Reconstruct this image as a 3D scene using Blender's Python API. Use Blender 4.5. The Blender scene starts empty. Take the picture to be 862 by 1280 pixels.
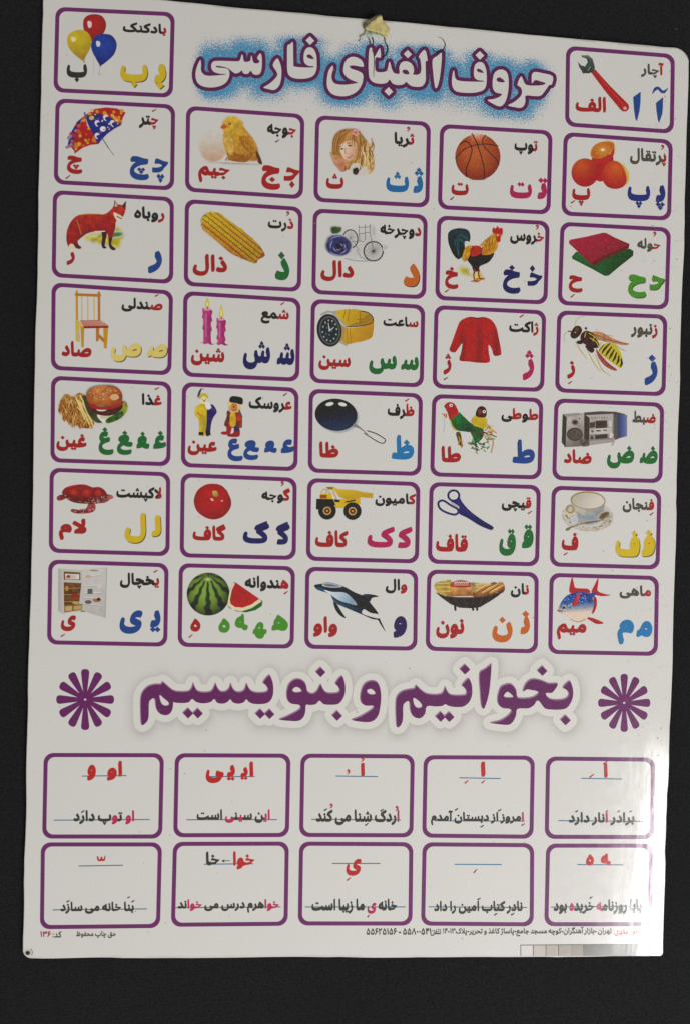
import bpy, math, random
import numpy as np
from mathutils import Matrix, Vector
from mathutils.geometry import delaunay_2d_cdt

random.seed(7)
rng = np.random.default_rng(7)
sc = bpy.context.scene
col = sc.collection
R_ = math.radians

# ------------------------------------------------------------------ camera
FPX = 1080.0                       # focal length in pixels of the 862x1280 photograph
CAM = np.array([-0.04995027, -0.00771794, 0.45875651])
RB = np.array([[0.9958371902257532, -0.029991409108371718, -0.08607442095635115],
               [0.030884173217752973, 0.9994819181354391, 0.00905887216816658],
               [0.08575813901859516, -0.01167949913299502, 0.9962475249113893]])
cd = bpy.data.cameras.new('camera')
cd.sensor_fit = 'VERTICAL'
cd.sensor_height = 24.0
cd.lens = FPX / 1280.0 * 24.0
cd.clip_start = 0.02
cd.clip_end = 50
cam = bpy.data.objects.new('camera', cd)
m4 = Matrix.Identity(4)
for i in range(3):
    for j in range(3):
        m4[i][j] = RB[i][j]
    m4[i][3] = CAM[i]
cam.matrix_world = m4
col.objects.link(cam)
sc.camera = cam

# ------------------------------------------------------------------ light
world = bpy.data.worlds.new('World')
sc.world = world
world.use_nodes = True
world.node_tree.nodes['Background'].inputs[0].default_value = (1.0, 0.985, 0.92, 1)
world.node_tree.nodes['Background'].inputs[1].default_value = 0.28


def plane_pt(x, y, z=0.0):
    """The point on the level z seen at photograph pixel x, y (scalars or arrays)."""
    x = np.asarray(x, float); y = np.asarray(y, float)
    d = np.stack([(x - 431) / FPX, -(y - 640) / FPX, -np.ones_like(x)], -1) @ RB.T
    t = (z - CAM[2]) / d[..., 2]
    return CAM[:2] + d[..., :2] * t[..., None]


def area(name, loc, target, sx, sy, power, color):
    l = bpy.data.lights.new(name, 'AREA')
    l.shape = 'RECTANGLE'; l.size = sx; l.size_y = sy
    l.energy = power; l.color = color
    o = bpy.data.objects.new(name, l)
    o.location = loc
    d = Vector(target) - Vector(loc)
    o.rotation_euler = d.to_track_quat('-Z', 'Y').to_euler()
    col.objects.link(o)
    return o


def mirror_dir(px, py):
    p = plane_pt(px, py)
    P = np.array([p[0], p[1], 0.0])
    d = P - CAM
    d /= np.linalg.norm(d)
    r = d * np.array([1, 1, -1])
    return P, r


# a window whose reflection lies on the lower right of the laminated card
P0, r0 = mirror_dir(817, 1070)
L0 = P0 + r0 * 1.5
win = area('window_light', tuple(L0), tuple(P0), 0.066, 0.42, 2.5, (1.0, 0.985, 0.96))
zl = Vector(r0); yl = Vector((0.10, 1, 0)); yl = (yl - zl * yl.dot(zl)).normalized(); xl = yl.cross(zl)
win.rotation_euler = Matrix((xl, yl, zl)).transposed().to_euler()
# broad room light from the lower right, and a weaker one from above
area('room_light', (1.15, -1.45, 1.35), (0.0, -0.1, 0), 1.2, 1.2, 36.5, (1.0, 0.975, 0.985))

sc.view_settings.view_transform = 'Standard'
sc.view_settings.look = 'None'
sc.view_settings.exposure = 0.0
sc.view_settings.gamma = 1.0
sc.cycles.max_bounces = 6

# ------------------------------------------------------------------ helpers
LUM = 0.75                          # how bright white paper renders, to turn seen colours into ink colours


def lin(c):
    c = np.asarray(c, float) / 255.0
    return np.where(c <= 0.04045, c / 12.92, ((c + 0.055) / 1.055) ** 2.4)


def ink(c):
    l = lin(c)
    k = 0.80 + 0.20 * np.clip(np.min(l, -1, keepdims=True) / 0.35, 0, 1)      # dense inks print darker than thin tints
    return np.clip((l * k - 0.016) / LUM, 0.003, 0.95)


def hash2(i, j, s):
    v = np.sin(i * 127.1 + j * 311.7 + s * 74.7) * 43758.5453
    return v - np.floor(v)


def vnoise(x, y, s=0):
    xi = np.floor(x); yi = np.floor(y); fx = x - xi; fy = y - yi
    fx = fx * fx * (3 - 2 * fx); fy = fy * fy * (3 - 2 * fy)
    a = hash2(xi, yi, s); b = hash2(xi + 1, yi, s); c = hash2(xi, yi + 1, s); d = hash2(xi + 1, yi + 1, s)
    return (a * (1 - fx) + b * fx) * (1 - fy) + (c * (1 - fx) + d * fx) * fy


def smooth_closed(pts, n=4):
    p = np.asarray(pts, float)
    out = []
    N = len(p)
    for i in range(N):
        p0, p1, p2, p3 = p[i - 1], p[i], p[(i + 1) % N], p[(i + 2) % N]
        for k in range(n):
            t = k / n
            out.append(0.5 * ((2 * p1) + (-p0 + p2) * t + (2 * p0 - 5 * p1 + 4 * p2 - p3) * t * t + (-p0 + 3 * p1 - 3 * p2 + p3) * t ** 3))
    return np.array(out)


def smooth_open(pts, n=4):
    p = np.asarray(pts, float)
    if len(p) < 3:
        return p
    q = np.vstack([2 * p[0] - p[1], p, 2 * p[-1] - p[-2]])
    out = []
    for i in range(1, len(q) - 2):
        p0, p1, p2, p3 = q[i - 1], q[i], q[i + 1], q[i + 2]
        for k in range(n):
            t = k / n
            out.append(0.5 * ((2 * p1) + (-p0 + p2) * t + (2 * p0 - 5 * p1 + 4 * p2 - p3) * t * t + (-p0 + 3 * p1 - 3 * p2 + p3) * t ** 3))
    out.append(p[-1])
    return np.array(out)


def area2(c):
    x, y = c[:, 0], c[:, 1]
    return 0.5 * np.sum(x * np.roll(y, -1) - np.roll(x, -1) * y)


def normals(c):
    """outward unit normals of a closed contour with positive signed area"""
    t = np.roll(c, -1, 0) - np.roll(c, 1, 0)
    l = np.linalg.norm(t, axis=1); l[l < 1e-9] = 1
    return np.stack([t[:, 1] / l, -t[:, 0] / l], 1)


def winding(P, contours):
    w = np.zeros(len(P), int)
    for c in contours:
        a = c; b = np.roll(c, -1, 0)
        for s in range(0, len(P), 4000):
            px = P[s:s + 4000, 0][:, None]; py = P[s:s + 4000, 1][:, None]
            up = (a[:, 1] <= py) & (b[:, 1] > py)
            dn = (a[:, 1] > py) & (b[:, 1] <= py)
            cr = (b[:, 0] - a[:, 0]) * (py - a[:, 1]) - (px - a[:, 0]) * (b[:, 1] - a[:, 1])
            w[s:s + 4000] += (up & (cr > 0)).sum(1) - (dn & (cr < 0)).sum(1)
    return w


def seg_dist(P, contours, closed=True):
    best = np.full(len(P), 1e9)
    for c in contours:
        a = c if closed else c[:-1]
        b = np.roll(c, -1, 0) if closed else c[1:]
        d = b - a
        L = (d ** 2).sum(1); L[L < 1e-12] = 1e-12
        for s in range(0, len(P), 3000):
            q = P[s:s + 3000][:, None, :] - a[None]
            t = np.clip((q * d).sum(2) / L, 0, 1)
            r = q - d * t[..., None]
            best[s:s + 3000] = np.minimum(best[s:s + 3000], np.sqrt((r ** 2).sum(2)).min(1))
    return best


def triangulate(contours, grid=None, evenodd=False):
    """triangles of a union (or even-odd area) of closed contours, with an optional inner grid of points"""
    V = []; Ed = []
    for c in contours:
        k = len(V)
        n = len(c)
        V += [tuple(p) for p in c]
        Ed += [(k + i, k + (i + 1) % n) for i in range(n)]
    allp = np.vstack(contours)
    if grid:
        mn = allp.min(0); mx = allp.max(0)
        gx, gy = np.meshgrid(np.arange(mn[0] + grid / 2, mx[0], grid), np.arange(mn[1] + grid / 2, mx[1], grid))
        gp = np.stack([gx.ravel(), gy.ravel()], 1)
        gp[:, 0] += (np.floor((gp[:, 1] - mn[1]) / grid) % 2) * grid * 0.5
        gp += rng.uniform(-.15, .15, gp.shape) * grid
        if len(gp):
            w = winding(gp, contours)
            gp = gp[(w % 2 != 0) if evenodd else (w != 0)]
        if len(gp):
            gp = gp[seg_dist(gp, contours) > grid * 0.35]
            V += [tuple(p) for p in gp]
    vs, es, fs, *_ = delaunay_2d_cdt([Vector(v) for v in V], Ed, [], 0, 1e-5)
    vs = np.array([(v.x, v.y) for v in vs])
    tr = np.array([f for f in fs if len(f) == 3], int)
    if not len(tr):
        return vs, np.zeros((0, 3), int)
    cen = vs[tr].mean(1)
    w = winding(cen, contours)
    tr = tr[(w % 2 != 0) if evenodd else (w != 0)]
    # keep counter-clockwise after the flip of the photograph's y axis
    a = vs[tr[:, 0]]; b = vs[tr[:, 1]]; c = vs[tr[:, 2]]
    ar = (b[:, 0] - a[:, 0]) * (c[:, 1] - a[:, 1]) - (b[:, 1] - a[:, 1]) * (c[:, 0] - a[:, 0])
    tr = tr[np.abs(ar) > 1e-9]; ar = ar[np.abs(ar) > 1e-9]
    tr[ar > 0] = tr[ar > 0][:, ::-1]
    return vs, tr


# ------------------------------------------------------------------ letters
FORMS = {}


def _f(ch, iso, fin=None, ini=None, med=None):
    FORMS[ch] = (iso, fin or iso, ini, med)


def _four(chars, base):
    for k, ch in enumerate(chars):
        b = base + 4 * k
        _f(ch, b, b + 1, b + 2, b + 3)


_f('ا', 0xFE8D, 0xFE8E); _f('آ', 0xFE81, 0xFE82)
_f('ب', 0xFE8F, 0xFE90, 0xFE91, 0xFE92); _f('پ', 0xFB56, 0xFB57, 0xFB58, 0xFB59)
_f('ت', 0xFE95, 0xFE96, 0xFE97, 0xFE98)
_four('ثجحخ', 0xFE99)
_f('چ', 0xFB7A, 0xFB7B, 0xFB7C, 0xFB7D)
_f('د', 0xFEA9, 0xFEAA); _f('ذ', 0xFEAB, 0xFEAC); _f('ر', 0xFEAD, 0xFEAE); _f('ز', 0xFEAF, 0xFEB0); _f('ژ', 0xFB8A, 0xFB8B)
_four('سشصضطظعغفق', 0xFEB1)
_f('ک', 0xFB8E, 0xFB8F, 0xFB90, 0xFB91); _f('گ', 0xFB92, 0xFB93, 0xFB94, 0xFB95)
_f('ل', 0xFEDD, 0xFEDE, 0xFEDF, 0xFEE0); _f('م', 0xFEE1, 0xFEE2, 0xFEE3, 0xFEE4); _f('ن', 0xFEE5, 0xFEE6, 0xFEE7, 0xFEE8)
_f('و', 0xFEED, 0xFEEE); _f('ه', 0xFEE9, 0xFEEA, 0xFEEB, 0xFEEC); _f('ی', 0xFBFC, 0xFBFD, 0xFBFE, 0xFBFF)
LAMALEF = (0xFEFB, 0xFEFC)

_raw = {}


def raw_glyph(code):
    """contours and advance of one character of the built-in typeface"""
    if code in _raw:
        return _raw[code]
    cu = bpy.data.curves.new('tmp', 'FONT')
    cu.body = chr(code) * 2
    ob = bpy.data.objects.new('tmp', cu)
    col.objects.link(ob)
    dg = bpy.context.evaluated_depsgraph_get()
    c2 = ob.evaluated_get(dg).to_curve(dg)
    cs = []
    for s in c2.splines:
        pts = []
        if s.type == 'BEZIER':
            bp = s.bezier_points
            n = len(bp)
            for i in range(n):
                a, b = bp[i], bp[(i + 1) % n]
                p0, p1, p2, p3 = [np.array(q[:2]) for q in (a.co, a.handle_right, b.handle_left, b.co)]
                straight = abs(np.cross(p3 - p0, p1 - p0)) + abs(np.cross(p3 - p0, p2 - p0)) < 1e-6
                m = 1 if straight else 5
                for k in range(m):
                    t = k / m
                    pts.append((1 - t) ** 3 * p0 + 3 * (1 - t) ** 2 * t * p1 + 3 * (1 - t) * t * t * p2 + t ** 3 * p3)
        else:
            pts = [np.array(q.co[:2]) for q in s.points]
        if len(pts) > 2:
            cs.append(np.array(pts))
    ob.to_curve_clear() if hasattr(ob, 'to_curve_clear') else None
    bpy.data.objects.remove(ob); bpy.data.curves.remove(cu)
    n = len(cs) // 2
    adv = (cs[n][0] - cs[0][0])[0] if n else 0.3
    cs = cs[:n]
    if cs:
        big = max(cs, key=lambda c: abs(area2(c)))
        if area2(big) < 0:
            cs = [c[::-1] for c in cs]
    _raw[code] = (cs, adv)
    return _raw[code]


_bold = {}


def dens(c, step=0.03):
    out = []
    for i in range(len(c)):
        a, b = c[i], c[(i + 1) % len(c)]
        m = max(1, int(np.linalg.norm(b - a) / step))
        for k in range(m):
            out.append(a + (b - a) * k / m)
    return np.array(out)


NIB = np.array([[0.027, 0.009], [0.009, 0.058]])


def bold_glyph(code, wt=1.0):
    key = (code, wt)
    if key in _bold:
        return _bold[key]
    cs, adv = raw_glyph(code)
    out = []
    ndot = sum(1 for c in cs if np.ptp(c, 0).max() < 0.2 and 0.70 < area2(c) / np.ptp(c, 0).prod() < 0.86)
    if code in JEEM_INITIAL:      # the chart's type has a slanted flag on a flat foot
        big = max(range(len(cs)), key=lambda i: np.ptp(cs[i], 0).prod())
        mn, mx = cs[big].min(0) - 0.03, cs[big].max(0) + 0.03
        cs = [c for i, c in enumerate(cs) if i == big or np.ptp(c, 0).max() < 0.2]
        big = max(range(len(cs)), key=lambda i: np.ptp(cs[i], 0).prod())
        out.append(mn + smooth_closed(JEEM_SHAPE, 3)[::-1] * (mx - mn)); cs = [c for i, c in enumerate(cs) if i != big]
        if area2(out[0]) < 0: out[0] = out[0][::-1]
    for c in cs:
        mn, mx = c.min(0), c.max(0)
        w, h = mx - mn
        A = area2(c)
        if A > 0 and w < 0.2 and h < 0.2 and 0.8 < w / max(h, 1e-6) < 1.25 and 0.70 < A / (w * h) < 0.86:
            q = (mn + mx) / 2; r = (0.085 + 0.022 * min(wt, 1.4)) if ndot < 2 else (0.094 if ndot == 2 else 0.084)
            out.append(np.array([(q[0] + r * .98, q[1]), (q[0], q[1] + r), (q[0] - r * .98, q[1]), (q[0], q[1] - r)]))
            continue
        c = dens(c)
        n = normals(c)          # contours turn counter-clockwise when filled: normal points out of the ink
        k = wt if A > 0 else wt * min(1.0, 0.25 * math.sqrt(abs(A)) / 0.05)
        g = (NIB * k)
        v = n @ g
        ln = np.linalg.norm(v, axis=1); ln[ln < 1e-9] = 1
        off = (v @ g.T) / ln[:, None]
        out.append(c + off)
    _bold[key] = (out, adv)
    return _bold[key]


JEEM_INITIAL = (0xFE9F, 0xFEA3, 0xFEA7, 0xFB7C)
JEEM_SHAPE = [(0.22, 0.97), (0.30, 1.0), (0.45, 0.95), (0.72, 0.84), (0.97, 0.80), (1.0, 0.77), (0.90, 0.55), (0.74, 0.36), (0.62, 0.16), (0.40, 0.02), (0.05, 0.0), (0.0, 0.02), (0.0, 0.32), (0.05, 0.35), (0.30, 0.36), (0.56, 0.46), (0.58, 0.55), (0.42, 0.63), (0.19, 0.62), (0.15, 0.64), (0.16, 0.80)]
JOINS = set('بپتثجچحخسشصضطظعغفقکگلمنهی')


def shape(s):
    """list of (code, index of the logical character) in visual left-to-right order"""
    out = []
    n = len(s); i = 0
    while i < n:
        ch = s[i]
        if ch == 'j':
            i += 1; continue
        if ch not in FORMS:
            out.append((ord(ch), i)); i += 1; continue
        prev = i > 0 and (s[i - 1] in JOINS or s[i - 1] == 'j')
        if ch == 'ل' and i + 1 < n and s[i + 1] == 'ا':
            out.append((LAMALEF[1] if prev else LAMALEF[0], i)); i += 2; continue
        nxt = i + 1 < n and (s[i + 1] in FORMS or s[i + 1] == 'j') and ch in JOINS
        f = FORMS[ch]
        out.append((f[3] if prev and nxt else f[1] if prev else f[2] if nxt else f[0], i)); i += 1
    return out[::-1]


# ------------------------------------------------------------------ materials
def nt_of(name):
    m = bpy.data.materials.new(name); m.use_nodes = True
    return m, m.node_tree, m.node_tree.nodes['Principled BSDF']


def N(nt, t, **kw):
    n = nt.nodes.new(t)
    for k, v in kw.items():
        setattr(n, k, v)
    return n


def noise(nt, pos, scale, detail=3, rough=0.55):
    n = N(nt, 'ShaderNodeTexNoise')
    n.inputs['Scale'].default_value = scale; n.inputs['Detail'].default_value = detail; n.inputs['Roughness'].default_value = rough
    nt.links.new(pos, n.inputs['Vector'])
    return n.outputs['Fac']


def mapr(nt, v, a, b, c=0.0, d=1.0, smooth=False):
    n = N(nt, 'ShaderNodeMapRange')
    if smooth:
        n.interpolation_type = 'SMOOTHSTEP'
    n.inputs['From Min'].default_value = a; n.inputs['From Max'].default_value = b
    n.inputs['To Min'].default_value = c; n.inputs['To Max'].default_value = d
    nt.links.new(v, n.inputs['Value'])
    return n.outputs['Result']


def math_(nt, op, a, b=None):
    n = N(nt, 'ShaderNodeMath', operation=op)
    for k, v in enumerate((a, b)):
        if v is None: continue
        if isinstance(v, (int, float)): n.inputs[k].default_value = v
        else: nt.links.new(v, n.inputs[k])
    return n.outputs[0]


def mixc(nt, fac, a, b, mode='MIX'):
    n = N(nt, 'ShaderNodeMix', data_type='RGBA', blend_type=mode)
    for k, v in ((0, fac), (6, a), (7, b)):
        if isinstance(v, (int, float)): n.inputs[k].default_value = v
        elif isinstance(v, tuple): n.inputs[k].default_value = v
        else: nt.links.new(v, n.inputs[k])
    return n.outputs[2]


PAPER = (0.820, 0.803, 0.770, 1)


def laminate(name, mode):
    """printed card under a clear film: 'paper' bare, 'ink' mixes the printed colour over the paper, 'spray' breaks it into grains"""
    m, nt, b = nt_of(name)
    geo = N(nt, 'ShaderNodeNewGeometry'); pos = geo.outputs['Position']
    sep = N(nt, 'ShaderNodeSeparateXYZ'); nt.links.new(pos, sep.inputs[0])
    X, Y = sep.outputs[0], sep.outputs[1]
    # bare paper: faint mottling, handling dirt heavier towards the right and left margins
    n1 = noise(nt, pos, 35, 5, 0.6)
    n2 = noise(nt, pos, 900, 2, 0.6)
    c = mixc(nt, mapr(nt, n1, 0.3, 0.7), PAPER, (0.805, 0.785, 0.755, 1))
    c = mixc(nt, mapr(nt, n2, 0.35, 0.75, 0, 0.35), c, (0.70, 0.66, 0.61, 1))
    right = mapr(nt, math_(nt, 'ADD', X, math_(nt, 'MULTIPLY', noise(nt, pos, 14, 3), 0.05)), 0.150, 0.192, 0, 1, True)
    left = mapr(nt, X, -0.150, -0.172, 0, 1, True)
    spk = mapr(nt, noise(nt, pos, 420, 4, 0.75), 0.53, 0.66, 0, 1, True)
    spk2 = mapr(nt, noise(nt, pos, 95, 5, 0.7), 0.45, 0.70, 0, 1, True)
    dirt = math_(nt, 'MULTIPLY', math_(nt, 'MULTIPLY', spk, spk2), math_(nt, 'ADD', right, math_(nt, 'MULTIPLY', left, 0.5)))
    if mode == 'paper':
        base = c
    else:
        at = N(nt, 'ShaderNodeAttribute', attribute_name='ink', attribute_type='GEOMETRY')
        al = at.outputs['Alpha']
        if mode == 'spray':
            g1 = noise(nt, pos, 1500, 2, 0.7)
            g2 = noise(nt, pos, 1250, 2, 0.8)
            f = mapr(nt, math_(nt, 'SUBTRACT', math_(nt, 'MULTIPLY', al, 0.46), math_(nt, 'SUBTRACT', g1, 0.20)), -0.05, 0.07, 0, 0.97)
            icol = mixc(nt, mapr(nt, g2, 0.38, 0.62), (0.008, 0.20, 0.44, 1), (0.10, 0.44, 0.68, 1))
            base = mixc(nt, f, c, icol)
        else:
            tex = mapr(nt, noise(nt, pos, 700, 2, 0.6), 0.3, 0.7, 0.95, 1.05)
            vm = N(nt, 'ShaderNodeVectorMath', operation='SCALE')
            nt.links.new(at.outputs['Color'], vm.inputs[0]); nt.links.new(tex, vm.inputs['Scale'])
            # paper fibres and dust show weakly through the ink
            ic = mixc(nt, mapr(nt, n2, 0.55, 0.8, 0, 0.07), vm.outputs[0], c)
            base = mixc(nt, al, c, ic)
    base = mixc(nt, math_(nt, 'MULTIPLY', dirt, 0.5), base, (0.40, 0.33, 0.25, 1))
    nt.links.new(base, b.inputs['Base Color'])
    b.inputs['Roughness'].default_value = 0.55
    b.inputs['Specular IOR Level'].default_value = 0.3
    # the clear film, loose and wrinkled near the right edge
    mp = N(nt, 'ShaderNodeMapping'); mp.inputs['Scale'].default_value = (1.0, 0.30, 1.0); nt.links.new(pos, mp.inputs['Vector'])
    wr = noise(nt, mp.outputs[0], 70, 3, 0.5)
    fine = noise(nt, pos, 520, 3, 0.6)
    h = math_(nt, 'ADD', math_(nt, 'MULTIPLY', wr, mapr(nt, X, 0.135, 0.172, 0.05, 0.8, True)), math_(nt, 'MULTIPLY', fine, 0.015))
    bp = N(nt, 'ShaderNodeBump'); bp.inputs['Strength'].default_value = 0.5; bp.inputs['Distance'].default_value = 0.0005
    nt.links.new(h, bp.inputs['Height'])
    b.inputs['Coat Weight'].default_value = 1.0
    nt.links.new(mapr(nt, noise(nt, pos, 160, 4, 0.7), 0.3, 0.7, 0.09, 0.15), b.inputs['Coat Roughness'])
    b.inputs['Coat IOR'].default_value = 1.5
    nt.links.new(bp.outputs[0], b.inputs['Coat Normal'])
    return m


M_PAPER = laminate('laminated_paper', 'paper')
M_INK = laminate('laminated_print', 'ink')
M_SPRAY = laminate('laminated_spray_print', 'spray')


# ------------------------------------------------------------------ the printing press
DZ = 2e-6


class Ink:
    """collects flat printed shapes, given in pixels of the photograph (offset ox, oy and scale s), and builds them as one mesh on the card"""
    def __init__(self, s=1.0, ox=0.0, oy=0.0, z=2e-5):
        self.s, self.ox, self.oy, self.z = s, ox, oy, z
        self.V = []; self.T = []; self.C = []; self.n = 0

    def add(self, vs, tr, rgba, raw=False):
        if not len(tr): return
        self.V.append(np.column_stack([self.ox + vs[:, 0] / self.s, self.oy + vs[:, 1] / self.s, np.full(len(vs), self.z)]))
        self.T.append(tr + self.n); self.C.append(rgba); self.n += len(vs)
        self.z += DZ

    def colours(self, vs, c, n=0.0, ns=30.0, contours=None, soft=0.0, alpha=1.0, seed=0):
        if callable(c):
            rgb = np.array(c(vs[:, 0], vs[:, 1]), float)
            if rgb.shape[0] == 3 and rgb.shape[-1] != 3: rgb = rgb.T
            if rgb.shape == (3,): rgb = np.tile(rgb, (len(vs), 1))
        else:
            rgb = np.tile(np.asarray(c, float), (len(vs), 1))
        rgb = rgb.reshape(len(vs), 3)
        if n:
            k = (vnoise(vs[:, 0] / ns, vs[:, 1] / ns, seed) - .5) + .6 * (vnoise(vs[:, 0] / ns * 2.3, vs[:, 1] / ns * 2.3, seed + 3) - .5)
            rgb = rgb * (1 + n * k)[:, None]
        out = np.ones((len(vs), 4)); out[:, :3] = ink(np.clip(rgb, 0, 255))
        out[:, 3] = alpha
        if soft and contours is not None:
            out[:, 3] *= np.clip(seg_dist(vs, contours) / soft, 0, 1)
        return out

    def F(self, pts, c, smooth=True, g=None, n=0.0, ns=30.0, soft=0.0, alpha=1.0, holes=(), seed=0):
        cs = []
        for k, p in enumerate([pts] + list(holes)):
            q = smooth_closed(p) if smooth else np.asarray(p, float)
            if (area2(q) > 0) != (k == 0): q = q[::-1]
            cs.append(q)
        if g is None and (callable(c) or n or soft): g = 12
        vs, tr = triangulate(cs, g)
        self.add(vs, tr, self.colours(vs, c, n, ns, cs, soft, alpha, seed))
        return cs

    def E(self, cx, cy, rx, ry, c, rot=0, **kw):
        t = np.linspace(0, 2 * np.pi, max(10, min(40, int((rx + ry) * 0.35) + 8)), endpoint=False)
        x = rx * np.cos(t); y = ry * np.sin(t); a = R_(rot)
        return self.F(np.stack([cx + x * math.cos(a) - y * math.sin(a), cy + x * math.sin(a) + y * math.cos(a)], 1), c, smooth=False, **kw)

    def outline_of(self, pts, w, closed=False, smooth=True, cap=True):
        p = (smooth_closed(pts) if closed else smooth_open(pts)) if smooth else np.asarray(pts, float)
        if closed: p = np.vstack([p, p[:1]])
        w = np.interp(np.linspace(0, 1, len(p)), np.linspace(0, 1, len(w)), w) if np.ndim(w) else np.full(len(p), w)
        cs = []
        for i in range(len(p) - 1):
            a, b = p[i], p[i + 1]; d = b - a; L = np.linalg.norm(d)
            if L < 1e-6: continue
            nn = np.array([-d[1], d[0]]) / L
            q = np.array([a + nn * w[i] / 2, a - nn * w[i] / 2, b - nn * w[i + 1] / 2, b + nn * w[i + 1] / 2])
            if area2(q) < 0: q = q[::-1]
            cs.append(q)
        last = len(p) - 1
        for i, (a, r) in enumerate(zip(p, w / 2)):
            if (closed or cap or 0 < i < last) and r > 0.3:
                if 0 < i < last and not closed:
                    u = p[i] - p[i - 1]; v = p[i + 1] - p[i]
                    if abs(np.cross(u, v)) < 0.12 * np.linalg.norm(u) * np.linalg.norm(v) and u @ v > 0: continue
                t = np.linspace(0, 2 * np.pi, 10, endpoint=False) + 0.1
                cs.append(a + r * np.stack([np.cos(t), np.sin(t)], 1))
        return cs

    def S(self, pts, w, c, closed=False, smooth=True, cap=True, alpha=1.0):
        cs = self.outline_of(pts, w, closed, smooth, cap)
        vs, tr = triangulate(cs)
        self.add(vs, tr, self.colours(vs, c, alpha=alpha))

    def text(self, runs, box, default=(45, 45, 40), wt=1.0, shadow=None, half=None):
        """runs: [(colour, logical text)...] fitted to the ink box x0, y0, x1, y1"""
        s = ''.join(t for _, t in runs)
        cc = [c for c, t in runs for _ in t]
        x = 0.0; items = []
        for code, i in shape(s):
            if code == 32: x += 0.20; continue
            cs, adv = bold_glyph(code, wt)
            items.append(([c + [x, 0] for c in cs], cc[i], code)); x += adv
        allp = np.vstack([c for it in items for c in it[0]])
        mn, mx = allp.min(0), allp.max(0)
        x0, y0, x1, y1 = box
        # slope of the printed line at this place of the picture
        pm = self.ox + (x0 + x1) / 2 / self.s, self.oy + (y0 + y1) / 2 / self.s
        sl = slope_at(*pm)
        h = (y1 - y0) - abs(sl) * (x1 - x0) * 0.8
        def put(c, dx=0, dy=0):
            u = (c[:, 0] - mn[0]) / (mx[0] - mn[0]); v = (c[:, 1] - mn[1]) / (mx[1] - mn[1])
            X = x0 + u * (x1 - x0)
            Y = (y0 + y1) / 2 + h / 2 - v * h + sl * (X - (x0 + x1) / 2)
            return np.stack([X + dx, Y + dy], 1)
        if shadow:
            for k, it in enumerate(items):
                cs = [put(c, 5, 6)[::-1] for c in it[0]]
                vs, tr = triangulate(cs)
                self.add(vs, tr, self.colours(vs, shadow))
        for k, it in enumerate(items):
            cs = [put(c)[::-1] for c in it[0]]
            vs, tr = triangulate(cs)
            cl = self.colours(vs, it[1])
            if half is not None and it[2] in LAMALEF:
                mid = vs[:, 0].mean()
                cl[vs[:, 0] < mid - 0.05 * (x1 - x0) / 2, :3] = ink(half)
            self.add(vs, tr, cl)

    def build(self, name, parent=None, mat=None):
        V = np.vstack(self.V); T = np.vstack(self.T); C = np.vstack(self.C)
        P = plane_pt(V[:, 0], V[:, 1])
        me = bpy.data.meshes.new(name)
        me.from_pydata(np.column_stack([P, V[:, 2]]).tolist(), [], T.tolist())
        a = me.attributes.new('ink', 'FLOAT_COLOR', 'POINT')
        a.data.foreach_set('color', C.astype(np.float32).ravel())
        me.materials.append(mat or M_INK)
        o = bpy.data.objects.new(name, me)
        col.objects.link(o)
        if parent is not None: o.parent = parent
        return o


# slope (dy/dx in photograph pixels) of lines printed along the card
_C = np.array([(54.3, -13.5), (861.5, 60), (828, 1195.5), (28.5, 1197)])


def slope_at(x, y):
    return float(np.interp(y, [0, 160, 300, 420, 530, 650, 760, 950, 1100, 1190], [0.060, 0.060, 0.058, 0.052, 0.044, 0.035, 0.028, 0.006, 0.0, -0.002]))


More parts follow.
